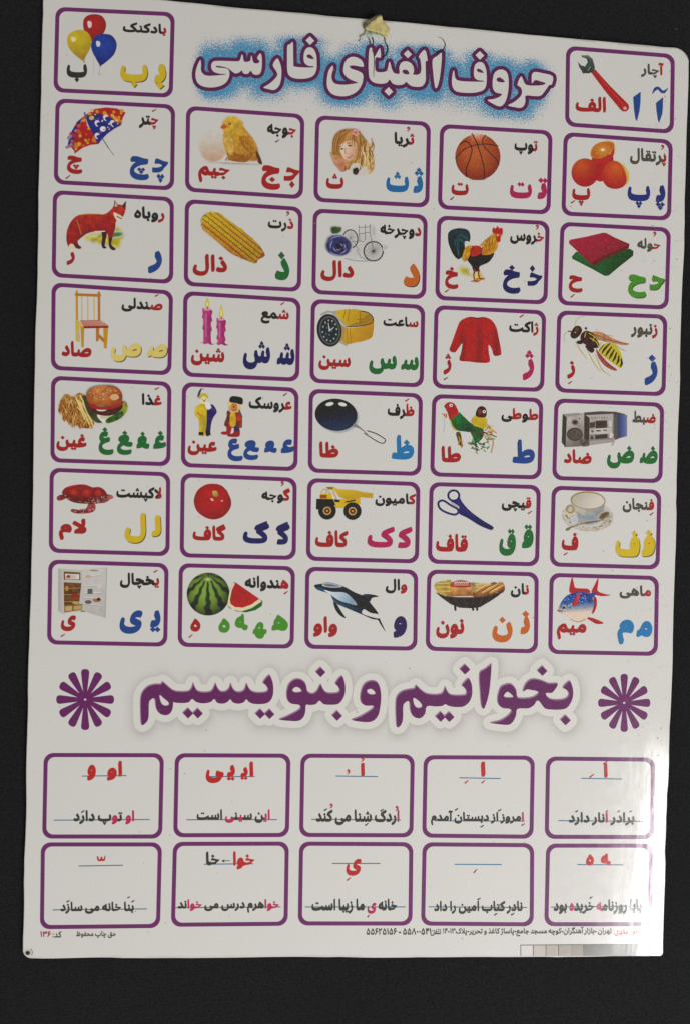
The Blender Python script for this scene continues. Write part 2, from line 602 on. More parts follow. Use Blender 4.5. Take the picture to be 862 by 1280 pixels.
# ------------------------------------------------------------------ the black cloth underneath
def cloth():
    m, nt, b = nt_of('black_cloth')
    geo = N(nt, 'ShaderNodeNewGeometry'); pos = geo.outputs['Position']
    n1 = noise(nt, pos, 6, 3); n2 = noise(nt, pos, 850, 4, 0.75); n3 = noise(nt, pos, 3200, 2, 0.6)
    mp = N(nt, 'ShaderNodeMapping'); mp.inputs['Rotation'].default_value = (0, 0, 0.05); nt.links.new(pos, mp.inputs['Vector'])
    w1 = N(nt, 'ShaderNodeTexWave', bands_direction='X'); w1.inputs['Scale'].default_value = 420; w1.inputs['Distortion'].default_value = 2.0
    w2 = N(nt, 'ShaderNodeTexWave', bands_direction='Y'); w2.inputs['Scale'].default_value = 420; w2.inputs['Distortion'].default_value = 2.0
    nt.links.new(mp.outputs[0], w1.inputs['Vector']); nt.links.new(mp.outputs[0], w2.inputs['Vector'])
    wv = math_(nt, 'MULTIPLY', w1.outputs['Fac'], w2.outputs['Fac'])
    c = mixc(nt, mapr(nt, n2, 0.3, 0.75), (0.0045, 0.0048, 0.0052, 1), (0.029, 0.030, 0.032, 1))
    c = mixc(nt, mapr(nt, n1, 0.3, 0.7, 0, 0.55), c, (0.010, 0.0103, 0.0106, 1))
    nt.links.new(c, b.inputs['Base Color'])
    b.inputs['Roughness'].default_value = 0.95
    b.inputs['Specular IOR Level'].default_value = 0.08
    b.inputs['Sheen Weight'].default_value = 0.06
    b.inputs['Sheen Roughness'].default_value = 0.5
    bp = N(nt, 'ShaderNodeBump'); bp.inputs['Strength'].default_value = 0.7; bp.inputs['Distance'].default_value = 0.0005
    nt.links.new(math_(nt, 'ADD', math_(nt, 'MULTIPLY', wv, 0.6), n3), bp.inputs['Height']); nt.links.new(bp.outputs[0], b.inputs['Normal'])
    nx, ny = 90, 120
    xs = np.linspace(-0.75, 0.75, nx); ys = np.linspace(-0.9, 0.9, ny)
    gx, gy = np.meshgrid(xs, ys)
    out = np.clip((np.maximum(np.abs(gx) / 0.19, np.abs(gy) / 0.27) - 1.0) * 1.5, 0, 1)
    gz = -0.0021 + out * 0.0022 * (vnoise(gx * 14 + 5, gy * 9, 2) + 0.5 * vnoise(gx * 31, gy * 27, 5) - 0.75)
    me = bpy.data.meshes.new('tabletop')
    f = [(j * nx + i, j * nx + i + 1, (j + 1) * nx + i + 1, (j + 1) * nx + i) for j in range(ny - 1) for i in range(nx - 1)]
    me.from_pydata(np.column_stack([gx.ravel(), gy.ravel(), gz.ravel()]).tolist(), [], f)
    for p in me.polygons: p.use_smooth = True
    me.materials.append(m)
    o = bpy.data.objects.new('tabletop', me); col.objects.link(o)
    o['kind'] = 'structure'; o['label'] = 'black woven cloth lying under the poster'
    # lint: short pale fibres caught on the cloth
    V, F_ = [], []
    r = random.Random(5)
    for k in range(1500):
        px, py = r.uniform(-120, 980), r.uniform(-120, 1400)
        p = plane_pt(px, py)
        inside = 20 < px < 868 and -20 < py < 1200 and not (py < 1 + 0.09 * (px - 200))
        if inside and not (px > 845 - (py - 600) * 0.02): continue
        L = r.uniform(0.0002, 0.0007) * (2.2 if r.random() < .06 else 1); a = r.uniform(0, 2 * math.pi); w = r.uniform(0.00002, 0.00005)
        bend = r.uniform(-1.2, 1.2); x, y = p; b0 = len(V); h = r.uniform(0.0004, 0.001)
        for q in range(4):
            nxn, nyn = -math.sin(a), math.cos(a)
            zz = -0.0019 + h * (0.35 + 0.65 * math.sin(q / 3 * math.pi)) + 0.0012
            V += [(x + nxn * w, y + nyn * w, zz), (x - nxn * w, y - nyn * w, zz), (x, y, zz + w * 1.6)]
            x += math.cos(a) * L / 3; y += math.sin(a) * L / 3; a += bend / 3
            if q:
                i0 = b0 + 3 * (q - 1); i1 = b0 + 3 * q
                F_ += [(i0, i0 + 1, i1 + 1, i1), (i0 + 1, i0 + 2, i1 + 2, i1 + 1), (i0 + 2, i0, i1, i1 + 2)]
    me = bpy.data.meshes.new('lint'); me.from_pydata(V, [], F_)
    m2, nt2, b2 = nt_of('lint_fibre')
    g2 = N(nt2, 'ShaderNodeNewGeometry')
    rr = N(nt2, 'ShaderNodeValToRGB'); nt2.links.new(g2.outputs['Random Per Island'], rr.inputs[0])
    rr.color_ramp.elements[0].color = (0.035, 0.035, 0.037, 1); rr.color_ramp.elements[1].color = (0.24, 0.24, 0.22, 1)
    e = rr.color_ramp.elements.new(0.8); e.color = (0.09, 0.09, 0.092, 1)
    nt2.links.new(rr.outputs[0], b2.inputs['Base Color']); b2.inputs['Roughness'].default_value = 1.0; b2.inputs['Specular IOR Level'].default_value = 0.0
    me.materials.append(m2)
    o = bpy.data.objects.new('lint', me); col.objects.link(o)
    o['kind'] = 'stuff'; o['label'] = 'pale dust and lint fibres scattered over the black cloth'


cloth()

# ------------------------------------------------------------------ the poster
poster = bpy.data.objects.new('alphabet_poster', None)
poster.location = (0, 0, 0)
col.objects.link(poster)
poster['label'] = 'laminated Persian alphabet chart with purple framed picture cards on white board'
poster['category'] = 'poster'


def rounded(quad, radii, n=6):
    q = np.asarray(quad, float); out = []
    for i in range(4):
        p = q[i]; a = q[i - 1] - p; b = q[(i + 1) % 4] - p; r = radii[i]
        a /= np.linalg.norm(a); b /= np.linalg.norm(b)
        for k in range(n + 1):
            t = k / n * math.pi / 2
            # quarter ellipse in the skewed corner frame
            out.append(p + a * r * (1 - math.sin(t)) + b * r * (1 - math.cos(t)))
    return np.array(out)


def build_card():
    q = _C.copy()
    o = rounded([q[0], q[1] + (-0.5, 1), q[2], q[3] + (0, 1)], [16, 19, 5, 11], 8)
    # a hand-cut edge: never perfectly straight
    out = []
    for i in range(len(o)):
        a, b = o[i], o[(i + 1) % len(o)]
        L = np.linalg.norm(b - a); m = max(1, int(L / 14))
        nn = np.array([(b - a)[1], -(b - a)[0]]) / max(L, 1e-6)
        for k in range(m):
            p = a + (b - a) * k / m
            w = (vnoise(np.array(p[0] / 60.), np.array(p[1] / 60.), 1) - .5) * 1.6 + (vnoise(np.array(p[0] / 17.), np.array(p[1] / 17.), 4) - .5) * 0.7
            out.append(p + nn * (w if L > 30 else 0))
    out = np.array(out)
    # small chips and the step where the film has let go on the right edge
    for p in out:
        if p[0] > 800 and 985 < p[1] < 1070: p[0] -= 1.3
        if p[0] > 800 and 640 < p[1] < 900: p[0] += 0.8
    ring = plane_pt(out[:, 0], out[:, 1])
    if area2(ring) < 0: ring = ring[::-1]
    n = len(ring)
    nn = normals(ring)
    levels = [(0, 0.00035), (-0.00012, 0.0), (-0.0015, 0.0)]
    vs, tr = triangulate([ring - nn * 0.00035], 0.02)
    me = bpy.data.meshes.new('board')
    # top face keeps its own triangulation; its rim vertices come first
    k = len(vs)
    V = [(x, y, 0.0) for x, y in vs]
    F_ = [tuple(t[::-1]) for t in tr.tolist()]
    b0 = len(V)
    for z, ins in [(0.0, 0.00035), (-0.00012, 0.00005), (-0.0015, 0.0), (-0.0016, 0.0002)]:
        r = ring - nn * ins
        V += [(x, y, z) for x, y in r]
    for l in range(3):
        for i in range(n):
            j = (i + 1) % n
            F_.append((b0 + l * n + i, b0 + (l + 1) * n + i, b0 + (l + 1) * n + j, b0 + l * n + j))
    F_.append(tuple(b0 + 3 * n + i for i in range(n))[::-1])
    me.from_pydata(V, [], F_)
    me.materials.append(M_PAPER)
    m, nt, b = nt_of('board_edge')
    b.inputs['Base Color'].default_value = (0.30, 0.26, 0.21, 1); b.inputs['Roughness'].default_value = 0.7
    me.materials.append(m)
    nt_ = len(tr)
    for i, p in enumerate(me.polygons):
        p.material_index = 0 if i < nt_ + n else 1
    me.update()
    o = bpy.data.objects.new('board', me); col.objects.link(o); o.parent = poster
    return out


card_outline = build_card()

p = Ink(1, 0, 0, z=6e-6)
_n = len(card_outline); _c = card_outline if area2(card_outline) > 0 else card_outline[::-1]
_nn = normals(_c)
for i in range(_n):
    a, b = _c[i], _c[(i + 1) % _n]
    na, nb = _nn[i], _nn[(i + 1) % _n]
    k = vnoise(np.array(a[0] / 25.), np.array(a[1] / 25.), 6); w = 0.9 + 1.6 * k
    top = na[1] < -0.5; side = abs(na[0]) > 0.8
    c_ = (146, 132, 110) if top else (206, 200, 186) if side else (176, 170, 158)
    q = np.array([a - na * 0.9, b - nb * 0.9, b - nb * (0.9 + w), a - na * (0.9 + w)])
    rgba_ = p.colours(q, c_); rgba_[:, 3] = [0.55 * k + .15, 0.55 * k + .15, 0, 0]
    p.add(q, np.array([(0, 3, 2), (0, 2, 1)]), rgba_)
    p.z -= DZ
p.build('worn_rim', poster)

# colours as the photograph shows them
RED = (172, 32, 36); K = (45, 45, 40); KG = (84, 80, 70); BLUE = (26, 76, 146); NAVY = (40, 36, 98); GREEN = (16, 112, 56)
LGREEN = (78, 150, 44); YEL = (222, 190, 28); PYEL = (224, 204, 112); MAG = (184, 28, 92); CYAN = (22, 112, 172); ORG = (206, 106, 26)
PUR = (101, 46, 98); PINK = (196, 36, 96); DKY = (96, 86, 40); DRED = (176, 32, 34); VIO = (52, 28, 92); SKY = (24, 126, 184)
DPUR = (96, 28, 88)


def frame_ring(p, quad, w=5.1, r=12.0):
    q = np.asarray(quad, float)
    inner = []
    for i in range(4):
        a = q[i - 1] - q[i]; b = q[(i + 1) % 4] - q[i]
        a /= np.linalg.norm(a); b /= np.linalg.norm(b)
        inner.append(q[i] + (a + b) * w)
    o = rounded(q, [r] * 4); i_ = rounded(inner, [r - w * 0.62] * 4)
    cs = [o if area2(o) > 0 else o[::-1], i_ if area2(i_) < 0 else i_[::-1]]
    vs, tr = triangulate(cs, None)
    p.add(vs, tr, p.colours(vs, lambda x, y: np.stack([112 + 6 * vnoise(x / 40, y / 40), 46 + 4 * vnoise(x / 30, y / 30), 108 + x * 0], 1)))


PANELS = {}


def panel(key, ox, oy, quad, label, s=5.0706):
    p = Ink(1, 0, 0, z=2e-5)
    frame_ring(p, [(ox + a / s, oy + b / s) for a, b in quad])
    o = p.build('letter_panel', poster)
    o['label'] = label
    PANELS[key] = (o, ox, oy, s)
    return o


def writing(key, name, runs, box, shadow=None, marks=(), half=None, wt=1.0, line=None, z=6e-5):
    o, ox, oy, s = PANELS[key]
    p = Ink(s, ox, oy, z=z)
    if runs: p.text(runs, box, shadow=shadow, half=half, wt=wt)
    mark(p, marks)
    return p.build(name, o)


def mark(p, marks):
    k = p.s / 5.07
    for mk in marks:
        if mk[0] == 'z':          # damma: a small comma
            _, x, y, c = mk
            p.S([(x - 6 * k, y + 16 * k), (x + 6 * k, y + 6 * k), (x + 7 * k, y - 6 * k), (x, y - 10 * k), (x - 5 * k, y - 3 * k), (x + 5 * k, y)], [4 * k, 8 * k, 8 * k, 7 * k, 6 * k, 5 * k], c)
        else:
            x1, y1, x2, y2, c = mk
            p.S([(x1, y1), (x2, y2)], [9 * k, 5 * k], c, smooth=False, cap=False)


# one line a panel: key, origin, outer corners of the frame, label, word runs, word box, word marks
PD = [
 ('c0r0', 60, 0, [(50, 43), (806, 78), (792, 620), (36, 584)], 'picture card with three balloons and yellow letters', [(RED, 'ب'), (K, 'ادکنک')], (476, 138, 752, 230), ()),
 ('c0r1', 60, 115, [(50, 40), (808, 80), (800, 625), (38, 583)], 'picture card with a patterned umbrella', [(RED, 'چ'), (K, 'تر')], (578, 145, 702, 240), ((662, 124, 688, 110, RED),)),
 ('c0r2', 60, 230, [(33, 38), (800, 84), (795, 634), (25, 590)], 'picture card with a red fox', [(RED, 'ر'), (K, 'وباه')], (548, 140, 740, 247), ()),
 ('c0r3', 60, 345, [(25, 40), (795, 92), (783, 630), (20, 595)], 'picture card with a wooden chair', [(RED, 'ص'), (K, 'ندلی')], (468, 135, 728, 237), ((680, 130, 704, 116, RED),)),
 ('c0r4', 55, 465, [(47, 23), (810, 63), (802, 598), (42, 572)], 'picture card with a burger and fries', [(RED, 'غ'), (K, 'ذا')], (622, 135, 748, 214), ((704, 112, 732, 98, RED),)),
 ('c0r5', 55, 580, [(38, 23), (802, 53), (797, 585), (32, 562)], 'picture card with a red sea turtle', [(RED, 'لا'), (K, 'کپشت')], (460, 138, 748, 244), ()),
 ('c0r6', 50, 695, [(55, 22), (817, 46), (808, 575), (46, 560)], 'picture card with an open fridge', [(RED, 'ی'), (K, 'خچال')], (508, 105, 758, 212), ((722, 104, 748, 90, RED),)),
 ('c1r1', 220, 125, [(66, 36), (815, 90), (805, 630), (58, 580)], 'picture card with a yellow chick beside an egg', [(RED, 'ج'), (K, 'وجه')], (578, 150, 762, 247), ((630, 268, 656, 252, RED),)),
 ('c1r2', 225, 240, [(33, 44), (777, 96), (767, 634), (25, 595)], 'picture card with a corn cob', [(RED, 'ذ'), (K, 'رت')], (558, 160, 720, 255), (('z', 682, 135, RED),)),
 ('c1r3', 220, 355, [(48, 44), (791, 90), (781, 620), (42, 586)], 'picture card with two pink candles', [(RED, 'ش'), (K, 'مع')], (538, 155, 716, 258), ((664, 132, 688, 116, RED),)),
 ('c1r4', 220, 470, [(40, 38), (778, 75), (770, 604), (32, 577)], 'picture card with two clown dolls', [(RED, 'ع'), (K, 'روسک')], (462, 128, 734, 236), ((680, 126, 706, 108, RED),)),
 ('c1r5', 215, 585, [(57, 32), (792, 62), (785, 583), (50, 566)], 'picture card with a tomato', [(RED, 'گ'), (K, 'وجه')], (568, 122, 750, 228), (('z', 698, 98, RED),)),
 ('c1r6', 215, 700, [(45, 20), (781, 40), (772, 562), (37, 550)], 'picture card with a watermelon and its slice', [(RED, 'ه'), (K, 'ندوانه')], (462, 98, 740, 204), ((710, 216, 735, 198, RED),)),
 ('c2r1', 380, 135, [(72, 45), (801, 88), (790, 632), (60, 594)], 'picture card with a blonde girl', [(RED, 'ث'), (K, 'ریا')], (570, 152, 698, 255), (('z', 657, 132, RED),)),
 ('c2r2', 380, 255, [(57, 28), (781, 68), (770, 604), (47, 570)], 'picture card with a bicycle and a blue rose', [(RED, 'د'), (K, 'وچرخه')], (480, 128, 740, 230), ()),
 ('c2r3', 380, 370, [(45, 18), (765, 56), (755, 580), (35, 550)], 'picture card with a yellow wristwatch', [(RED, 'س'), (K, 'اعت')], (500, 125, 722, 200), ()),
 ('c2r4', 375, 480, [(57, 30), (776, 60), (765, 583), (50, 561)], 'picture card with a frying pan', [(RED, 'ظ'), (K, 'رف')], (552, 120, 722, 227), ((664, 110, 690, 93, RED),)),
 ('c2r5', 375, 590, [(47, 38), (760, 64), (750, 580), (38, 562)], 'picture card with a yellow dump truck', [(RED, 'ک'), (K, 'امیون')], (474, 130, 732, 224), ()),
 ('c2r6', 370, 700, [(60, 42), (771, 62), (765, 575), (52, 562)], 'picture card with a dolphin', [(RED, 'و'), (K, 'ال')], (565, 118, 702, 215), ()),
 ('c3r1', 535, 145, [(73, 50), (786, 92), (772, 625), (58, 590)], 'picture card with a basketball', [(RED, 'ت'), (K, 'وپ')], (544, 150, 692, 252), ()),
 ('c3r2', 530, 260, [(80, 47), (793, 83), (778, 612), (67, 583)], 'picture card with a rooster', [(RED, 'خ'), (K, 'روس')], (542, 145, 758, 238), (('z', 712, 120, RED),)),
 ('c3r3', 530, 375, [(63, 32), (771, 66), (757, 583), (50, 560)], 'picture card with a red jacket', [(RED, 'ژ'), (K, 'اکت')], (536, 128, 722, 228), ((604, 110, 630, 92, RED),)),
 ('c3r4', 525, 485, [(74, 38), (778, 64), (765, 580), (60, 560)], 'picture card with two parrots', [(RED, 'ط'), (K, 'و'), (RED, 'ط'), (K, 'ی')], (512, 125, 746, 224), ()),
 ('c3r5', 525, 595, [(57, 38), (762, 58), (750, 573), (46, 555)], 'picture card with blue scissors', [(RED, 'ق'), (K, 'یچی')], (514, 128, 702, 230), ((680, 240, 706, 222, RED),)),
 ('c3r6', 520, 700, [(68, 60), (774, 78), (768, 592), (57, 575)], 'picture card with a bread basket', [(RED, 'ن'), (K, 'ان')], (596, 145, 712, 240), ()),
 ('c4r0', 692, 50, [(75, 36), (765, 90), (757, 595), (68, 547)], 'picture card with a red wrench', [(RED, 'آ'), (KG, 'چار')], (550, 138, 694, 246), ()),
 ('c4r1', 690, 155, [(70, 50), (762, 100), (750, 613), (55, 580)], 'picture card with oranges', [(RED, 'پ'), (KG, 'رتقال')], (490, 150, 720, 270), (('z', 695, 145, RED),)),
 ('c4r2', 688, 268, [(60, 46), (760, 84), (744, 604), (42, 574)], 'picture card with folded red and green towels', [(RED, 'ح'), (KG, 'وله')], (546, 148, 694, 242), (('z', 655, 122, RED),)),
 ('c4r3', 685, 380, [(55, 40), (753, 68), (740, 585), (40, 560)], 'picture card with a wasp', [(RED, 'ز'), (KG, 'نبور')], (522, 118, 690, 220), ()),
 ('c4r4', 682, 490, [(52, 40), (748, 68), (736, 578), (37, 558)], 'picture card with a stereo', [(RED, 'ض'), (KG, 'بط')], (546, 118, 694, 214), ()),
 ('c4r5', 680, 600, [(45, 35), (740, 62), (728, 568), (32, 548)], 'picture card with a teacup on a saucer', [(RED, 'ف'), (KG, 'نجان')], (494, 112, 694, 212), ((666, 224, 690, 206, RED),)),
 ('c4r6', 675, 705, [(57, 56), (750, 76), (742, 583), (47, 570)], 'picture card with a blue fish with red fins', [(RED, 'م'), (KG, 'اهی')], (500, 132, 700, 224), ()),
]
# big letters and the letter's name: colour, [(text, box)], shadow, name text, name box, marks
LD = {
 'c0r0': (YEL, [('ب', (460, 402, 632, 558)), ('بj', (676, 402, 748, 566))], DKY, 'ب', (120, 400, 250, 526), ()),
 'c0r1': (BLUE, [('چ', (520, 405, 642, 562)), ('چj', (662, 420, 766, 580))], None, 'چ', (122, 402, 220, 522), ((115, 550, 142, 528, (140, 40, 40)),)),
 'c0r2': (BLUE, [('ر', (636, 420, 724, 570))], None, 'ر', (120, 428, 172, 516), ()),
 'c0r3': (PYEL, [('ص', (400, 420, 592, 548)), ('صj', (630, 428, 756, 518))], DKY, 'صاد', (88, 410, 278, 517), ()),
 'c0r4': (GREEN, [('غ', (348, 348, 444, 528)), ('jغ', (464, 370, 564, 528)), ('jغj', (588, 375, 670, 488)), ('غj', (694, 370, 776, 490))], None, 'غین', (80, 386, 272, 507), ()),
 'c0r5': (YEL, [('ل', (512, 308, 646, 502)), ('لj', (684, 325, 742, 460))], DKY, 'لام', (96, 342, 272, 487), ()),
 'c0r6': (BLUE, [('ی', (506, 342, 652, 495)), ('یj', (698, 342, 766, 485))], None, 'ی', (134, 375, 230, 478), ((134, 511, 160, 495, RED),)),
 'c1r1': (DRED, [('ج', (542, 412, 662, 572)), ('جj', (684, 425, 786, 562))], None, 'جیم', (142, 416, 342, 532), ()),
 'c1r2': (GREEN, [('ذ', (602, 375, 694, 562))], None, 'ذال', (82, 390, 300, 540), ()),
 'c1r3': (NAVY, [('ش', (425, 355, 598, 547)), ('شj', (640, 370, 752, 515))], None, 'شین', (96, 398, 308, 524), ()),
 'c1r4': (BLUE, [('ع', (328, 395, 426, 542)), ('jع', (428, 405, 528, 535)), ('jعj', (560, 408, 640, 488)), ('عj', (666, 400, 750, 492))], None, 'عین', (75, 406, 260, 508), ()),
 'c1r5': (NAVY, [('گ', (450, 332, 618, 482)), ('گj', (658, 338, 748, 488))], None, 'گاف', (132, 350, 342, 464), ()),
 'c1r6': (LGREEN, [('ه', (296, 368, 368, 462)), ('jه', (400, 342, 482, 446)), ('jهj', (512, 392, 602, 500)), ('هj', (632, 345, 736, 450))], None, 'ه', (118, 370, 182, 455), ((108, 492, 132, 472, RED),)),
 'c2r1': (CYAN, [('ث', (518, 398, 662, 538)), ('ثj', (690, 375, 756, 542))], None, 'ث', (140, 412, 250, 516), ()),
 'c2r2': (ORG, [('د', (628, 375, 728, 525))], (70, 55, 45), 'دال', (105, 353, 315, 497), ()),
 'c2r3': (GREEN, [('س', (410, 372, 585, 502)), ('سj', (612, 382, 724, 472))], None, 'سین', (92, 373, 294, 477), ()),
 'c2r4': (SKY, [('ظ', (578, 322, 720, 482))], None, 'ظا', (122, 365, 244, 470), ()),
 'c2r5': (MAG, [('ک', (424, 342, 598, 482)), ('کj', (618, 345, 710, 485))], None, 'کاف', (96, 366, 304, 480), ()),
 'c2r6': (VIO, [('و', (615, 355, 700, 495))], None, 'واو', (110, 356, 262, 490), ()),
 'c3r1': (MAG, [('ت', (515, 415, 655, 527)), ('تj', (690, 390, 756, 530))], None, 'ت', (145, 418, 254, 506), ((138, 532, 162, 512, (110, 40, 40)),)),
 'c3r2': (NAVY, [('خ', (496, 358, 608, 546)), ('خj', (652, 360, 748, 498))], None, 'خ', (130, 370, 214, 516), ((130, 534, 156, 515, RED),)),
 'c3r3': (MAG, [('ژ', (622, 315, 694, 512))], None, 'ژ', (120, 338, 170, 475), ((122, 506, 148, 490, (150, 40, 40)),)),
 'c3r4': (BLUE, [('ط', (582, 325, 724, 482))], None, 'طا', (132, 368, 256, 474), ()),
 'c3r5': (GREEN, [('ق', (498, 332, 604, 508)), ('قj', (642, 305, 716, 460))], None, 'قاف', (98, 363, 300, 484), ()),
 'c3r6': (ORG, [('ن', (480, 358, 608, 524)), ('نj', (658, 320, 718, 472))], None, 'نون', (124, 368, 302, 500), ()),
 'c4r0': (BLUE, [], None, 'الف', (135, 352, 328, 462), ()),
 'c4r1': ((40, 54, 128), [('پ', (475, 385, 618, 540)), ('پj', (652, 385, 714, 550))], None, 'پ', (124, 400, 238, 524), ((116, 502, 142, 485, (140, 40, 40)),)),
 'c4r2': (LGREEN, [('ح', (488, 380, 600, 530)), ('حj', (624, 385, 720, 482))], (50, 100, 30), 'ح', (112, 385, 200, 498), ((125, 526, 150, 506, RED),)),
 'c4r3': (BLUE, [('ز', (608, 318, 690, 518))], None, 'ز', (118, 358, 168, 476), ((125, 506, 148, 490, (140, 40, 40)),)),
 'c4r4': (GREEN, [('ض', (385, 335, 558, 490)), ('ضj', (592, 338, 706, 458))], None, 'ضاد', (112, 362, 288, 458), ()),
 'c4r5': (YEL, [('ف', (448, 315, 602, 488)), ('فj', (614, 312, 698, 486))], DKY, 'ف', (108, 330, 214, 448), ((122, 476, 146, 460, RED),)),
 'c4r6': (SKY, [('م', (486, 352, 592, 512)), ('مj', (606, 360, 708, 465))], None, 'میم', (102, 376, 290, 482), ()),
}
for key, ox, oy, quad, lab, runs, box, marks in PD:
    panel(key, ox, oy, quad, lab)
    writing(key, 'word', runs, box, marks=marks, half=K if key == 'c0r5' else None, wt=1.15)
    c, letters, sh, nm, nbox, nmarks = LD[key]
    po, ox, oy, s = PANELS[key]
    for t, b in letters:
        p = Ink(s, ox, oy, z=6e-5)
        p.text([(c, t)], b, shadow=sh, wt=1.3)
        p.build('letter', po)
    writing(key, 'letter_name', [((52, 54, 50) if key == 'c0r0' else RED, nm)], nbox, marks=nmarks, wt=1.25)

# the two big letters of the first card are cut straight
po, ox, oy, s = PANELS['c4r0']
p = Ink(s, ox, oy, z=6e-5)
p.F([(548, 328), (546, 400), (540, 450), (524, 515), (514, 500), (505, 440), (500, 362)], BLUE, smooth=False); p.build('letter', po)
p = Ink(s, ox, oy, z=6e-5)
p.F([(690, 362), (688, 430), (684, 470), (664, 526), (656, 505), (648, 450), (644, 400)], BLUE, smooth=False)
p.S([(622, 340), (640, 312), (660, 306), (682, 328), (700, 326), (720, 306)], [4, 20, 18, 18, 16, 3], BLUE); p.build('letter', po)

# ------------------------------------------------------------------ the printed pictures
def lg(c1, c2, x1, y1, x2, y2):
    c1 = np.array(c1, float); c2 = np.array(c2, float)
    def f(x, y):
        t = np.clip(((x - x1) * (x2 - x1) + (y - y1) * (y2 - y1)) / ((x2 - x1) ** 2 + (y2 - y1) ** 2), 0, 1)
        return c1 + (c2 - c1) * t[:, None]
    return f


def rg(c1, c2, cx, cy, r, pw=1.0):
    c1 = np.array(c1, float); c2 = np.array(c2, float)
    def f(x, y):
        t = np.clip(np.hypot(x - cx, y - cy) / r, 0, 1) ** pw
        return c1 + (c2 - c1) * t[:, None]
    return f


def blots(p, pts, n, size, cols, seed, aspect=1.0, ang=None, alpha=1.0):
    """small marks scattered inside an outline"""
    r = random.Random(seed)
    q = smooth_closed(pts)
    mn, mx = q.min(0), q.max(0)
    k = 0; tries = 0
    while k < n and tries < n * 20:
        tries += 1
        x, y = r.uniform(mn[0], mx[0]), r.uniform(mn[1], mx[1])
        if winding(np.array([[x, y]]), [q])[0] == 0: continue
        s = r.uniform(*size); a = r.uniform(0, 180) if ang is None else ang + r.uniform(-15, 15)
        t = np.linspace(0, 2 * np.pi, 7, endpoint=False) + r.random()
        ex = s * np.cos(t) * (1 + 0.25 * np.array([r.random() for _ in t])); ey = s / aspect * np.sin(t)
        ca, sa = math.cos(R_(a)), math.sin(R_(a))
        v = np.stack([x + ex * ca - ey * sa, y + ex * sa + ey * ca], 1)
        tr = np.array([(0, i + 1, i) for i in range(1, 6)])
        p.add(v, tr, p.colours(v, cols[r.randrange(len(cols))], alpha=alpha)); k += 1


def pic(key, name, z=4e-5):
    po, ox, oy, s = PANELS[key]
    return Ink(s, ox, oy, z=z), (name, po)


def done(h):
    p, (name, po) = h
    return p.build(name, po)


def P_balloons():
    h = pic('c0r0', 'balloon_picture'); p = h[0]
    p.S([(290, 300), (292, 400), (288, 485)], 1.5, (170, 168, 160))
    p.F([(297, 90), (345, 103), (370, 150), (360, 200), (330, 235), (285, 262), (268, 255), (240, 215), (226, 175), (228, 125), (255, 98)], rg((200, 36, 34), (140, 10, 16), 290, 150, 120), g=10)
    p.F([(195, 190), (240, 197), (268, 225), (278, 265), (265, 315), (242, 355), (226, 385), (190, 362), (150, 325), (128, 285), (124, 245), (145, 208)], rg((222, 196, 40), (178, 146, 10), 190, 250, 120, 1.5), g=10, n=.12)
    p.F([(355, 215), (400, 222), (430, 255), (437, 295), (420, 345), (380, 385), (338, 415), (325, 405), (305, 370), (280, 320), (276, 280), (295, 240), (325, 220)], rg((40, 74, 170), (26, 44, 120), 350, 290, 130, 1.4), g=10, n=.12)
    for x, y, w, hh, c in ((266, 156, 12, 22, (232, 200, 196)), (164, 250, 14, 16, (236, 222, 150)), (320, 279, 12, 18, (205, 212, 232))):
        p.F([(x - w, y - hh), (x + w * .8, y - hh * .8), (x + w, y + hh * .5), (x - w * .3, y + hh), (x - w, y + hh * .3)], c, soft=5, g=5)
    p.F([(222, 380), (236, 384), (240, 398), (224, 396)], (200, 170, 60), smooth=False)
    p.F([(326, 412), (340, 412), (334, 424)], (30, 40, 100), smooth=False)
    p.S([(333, 420), (328, 450), (332, 480), (322, 462), (318, 470)], 1.6, (150, 150, 150))
    done(h)


def P_umbrella():
    h = pic('c0r1', 'umbrella_picture'); p = h[0]
    red = (188, 42, 28); blu = (46, 50, 136)
    p.S([(340, 285), (385, 355)], 5, (40, 50, 80), smooth=False); p.S([(385, 355), (418, 400)], 3, (60, 60, 70), smooth=False)
    p.S([(234, 132), (240, 158)], 9, blu, smooth=False)
    A = [(236, 148), (210, 185), (180, 260), (168, 375), (150, 350), (122, 358), (140, 270), (185, 190)]
    B = [(236, 148), (300, 108), (370, 98), (440, 105), (494, 130), (475, 165), (466, 212), (420, 180), (330, 142)]
    Cc = [(238, 150), (250, 215), (300, 270), (322, 330), (270, 336), (220, 355), (170, 392), (165, 330), (185, 230)]
    D = [(238, 150), (330, 140), (400, 165), (466, 210), (420, 235), (375, 268), (345, 300), (320, 332), (290, 270), (255, 205)]
    p.F(A, blu, smooth=False); blots(p, A, 12, (6, 12), [(200, 110, 60), (150, 130, 170), (180, 60, 50)], 1)
    p.F(B, red, smooth=False, n=.2); blots(p, B, 20, (6, 14), [(228, 160, 40), (224, 120, 40), (240, 196, 90)], 2)
    p.F(Cc, red, smooth=False, n=.2); blots(p, Cc, 22, (6, 15), [(232, 170, 40), (226, 130, 40), (210, 90, 60)], 3)
    p.F(D, blu, smooth=False, n=.2)
    p.E(350, 235, 19, 17, (226, 224, 222)); p.E(278, 165, 16, 14, (224, 190, 70))
    for x, y in ((318, 205), (415, 205), (318, 285), (372, 170)):
        p.F([(x - 20, y - 16), (x - 2, y - 26), (x + 12, y - 14), (x, y - 12), (x - 10, y), (x + 2, y + 14), (x - 14, y + 8)], (216, 214, 226))
    blots(p, D, 22, (3, 6), [(216, 214, 226), (170, 90, 120)], 4)
    done(h)


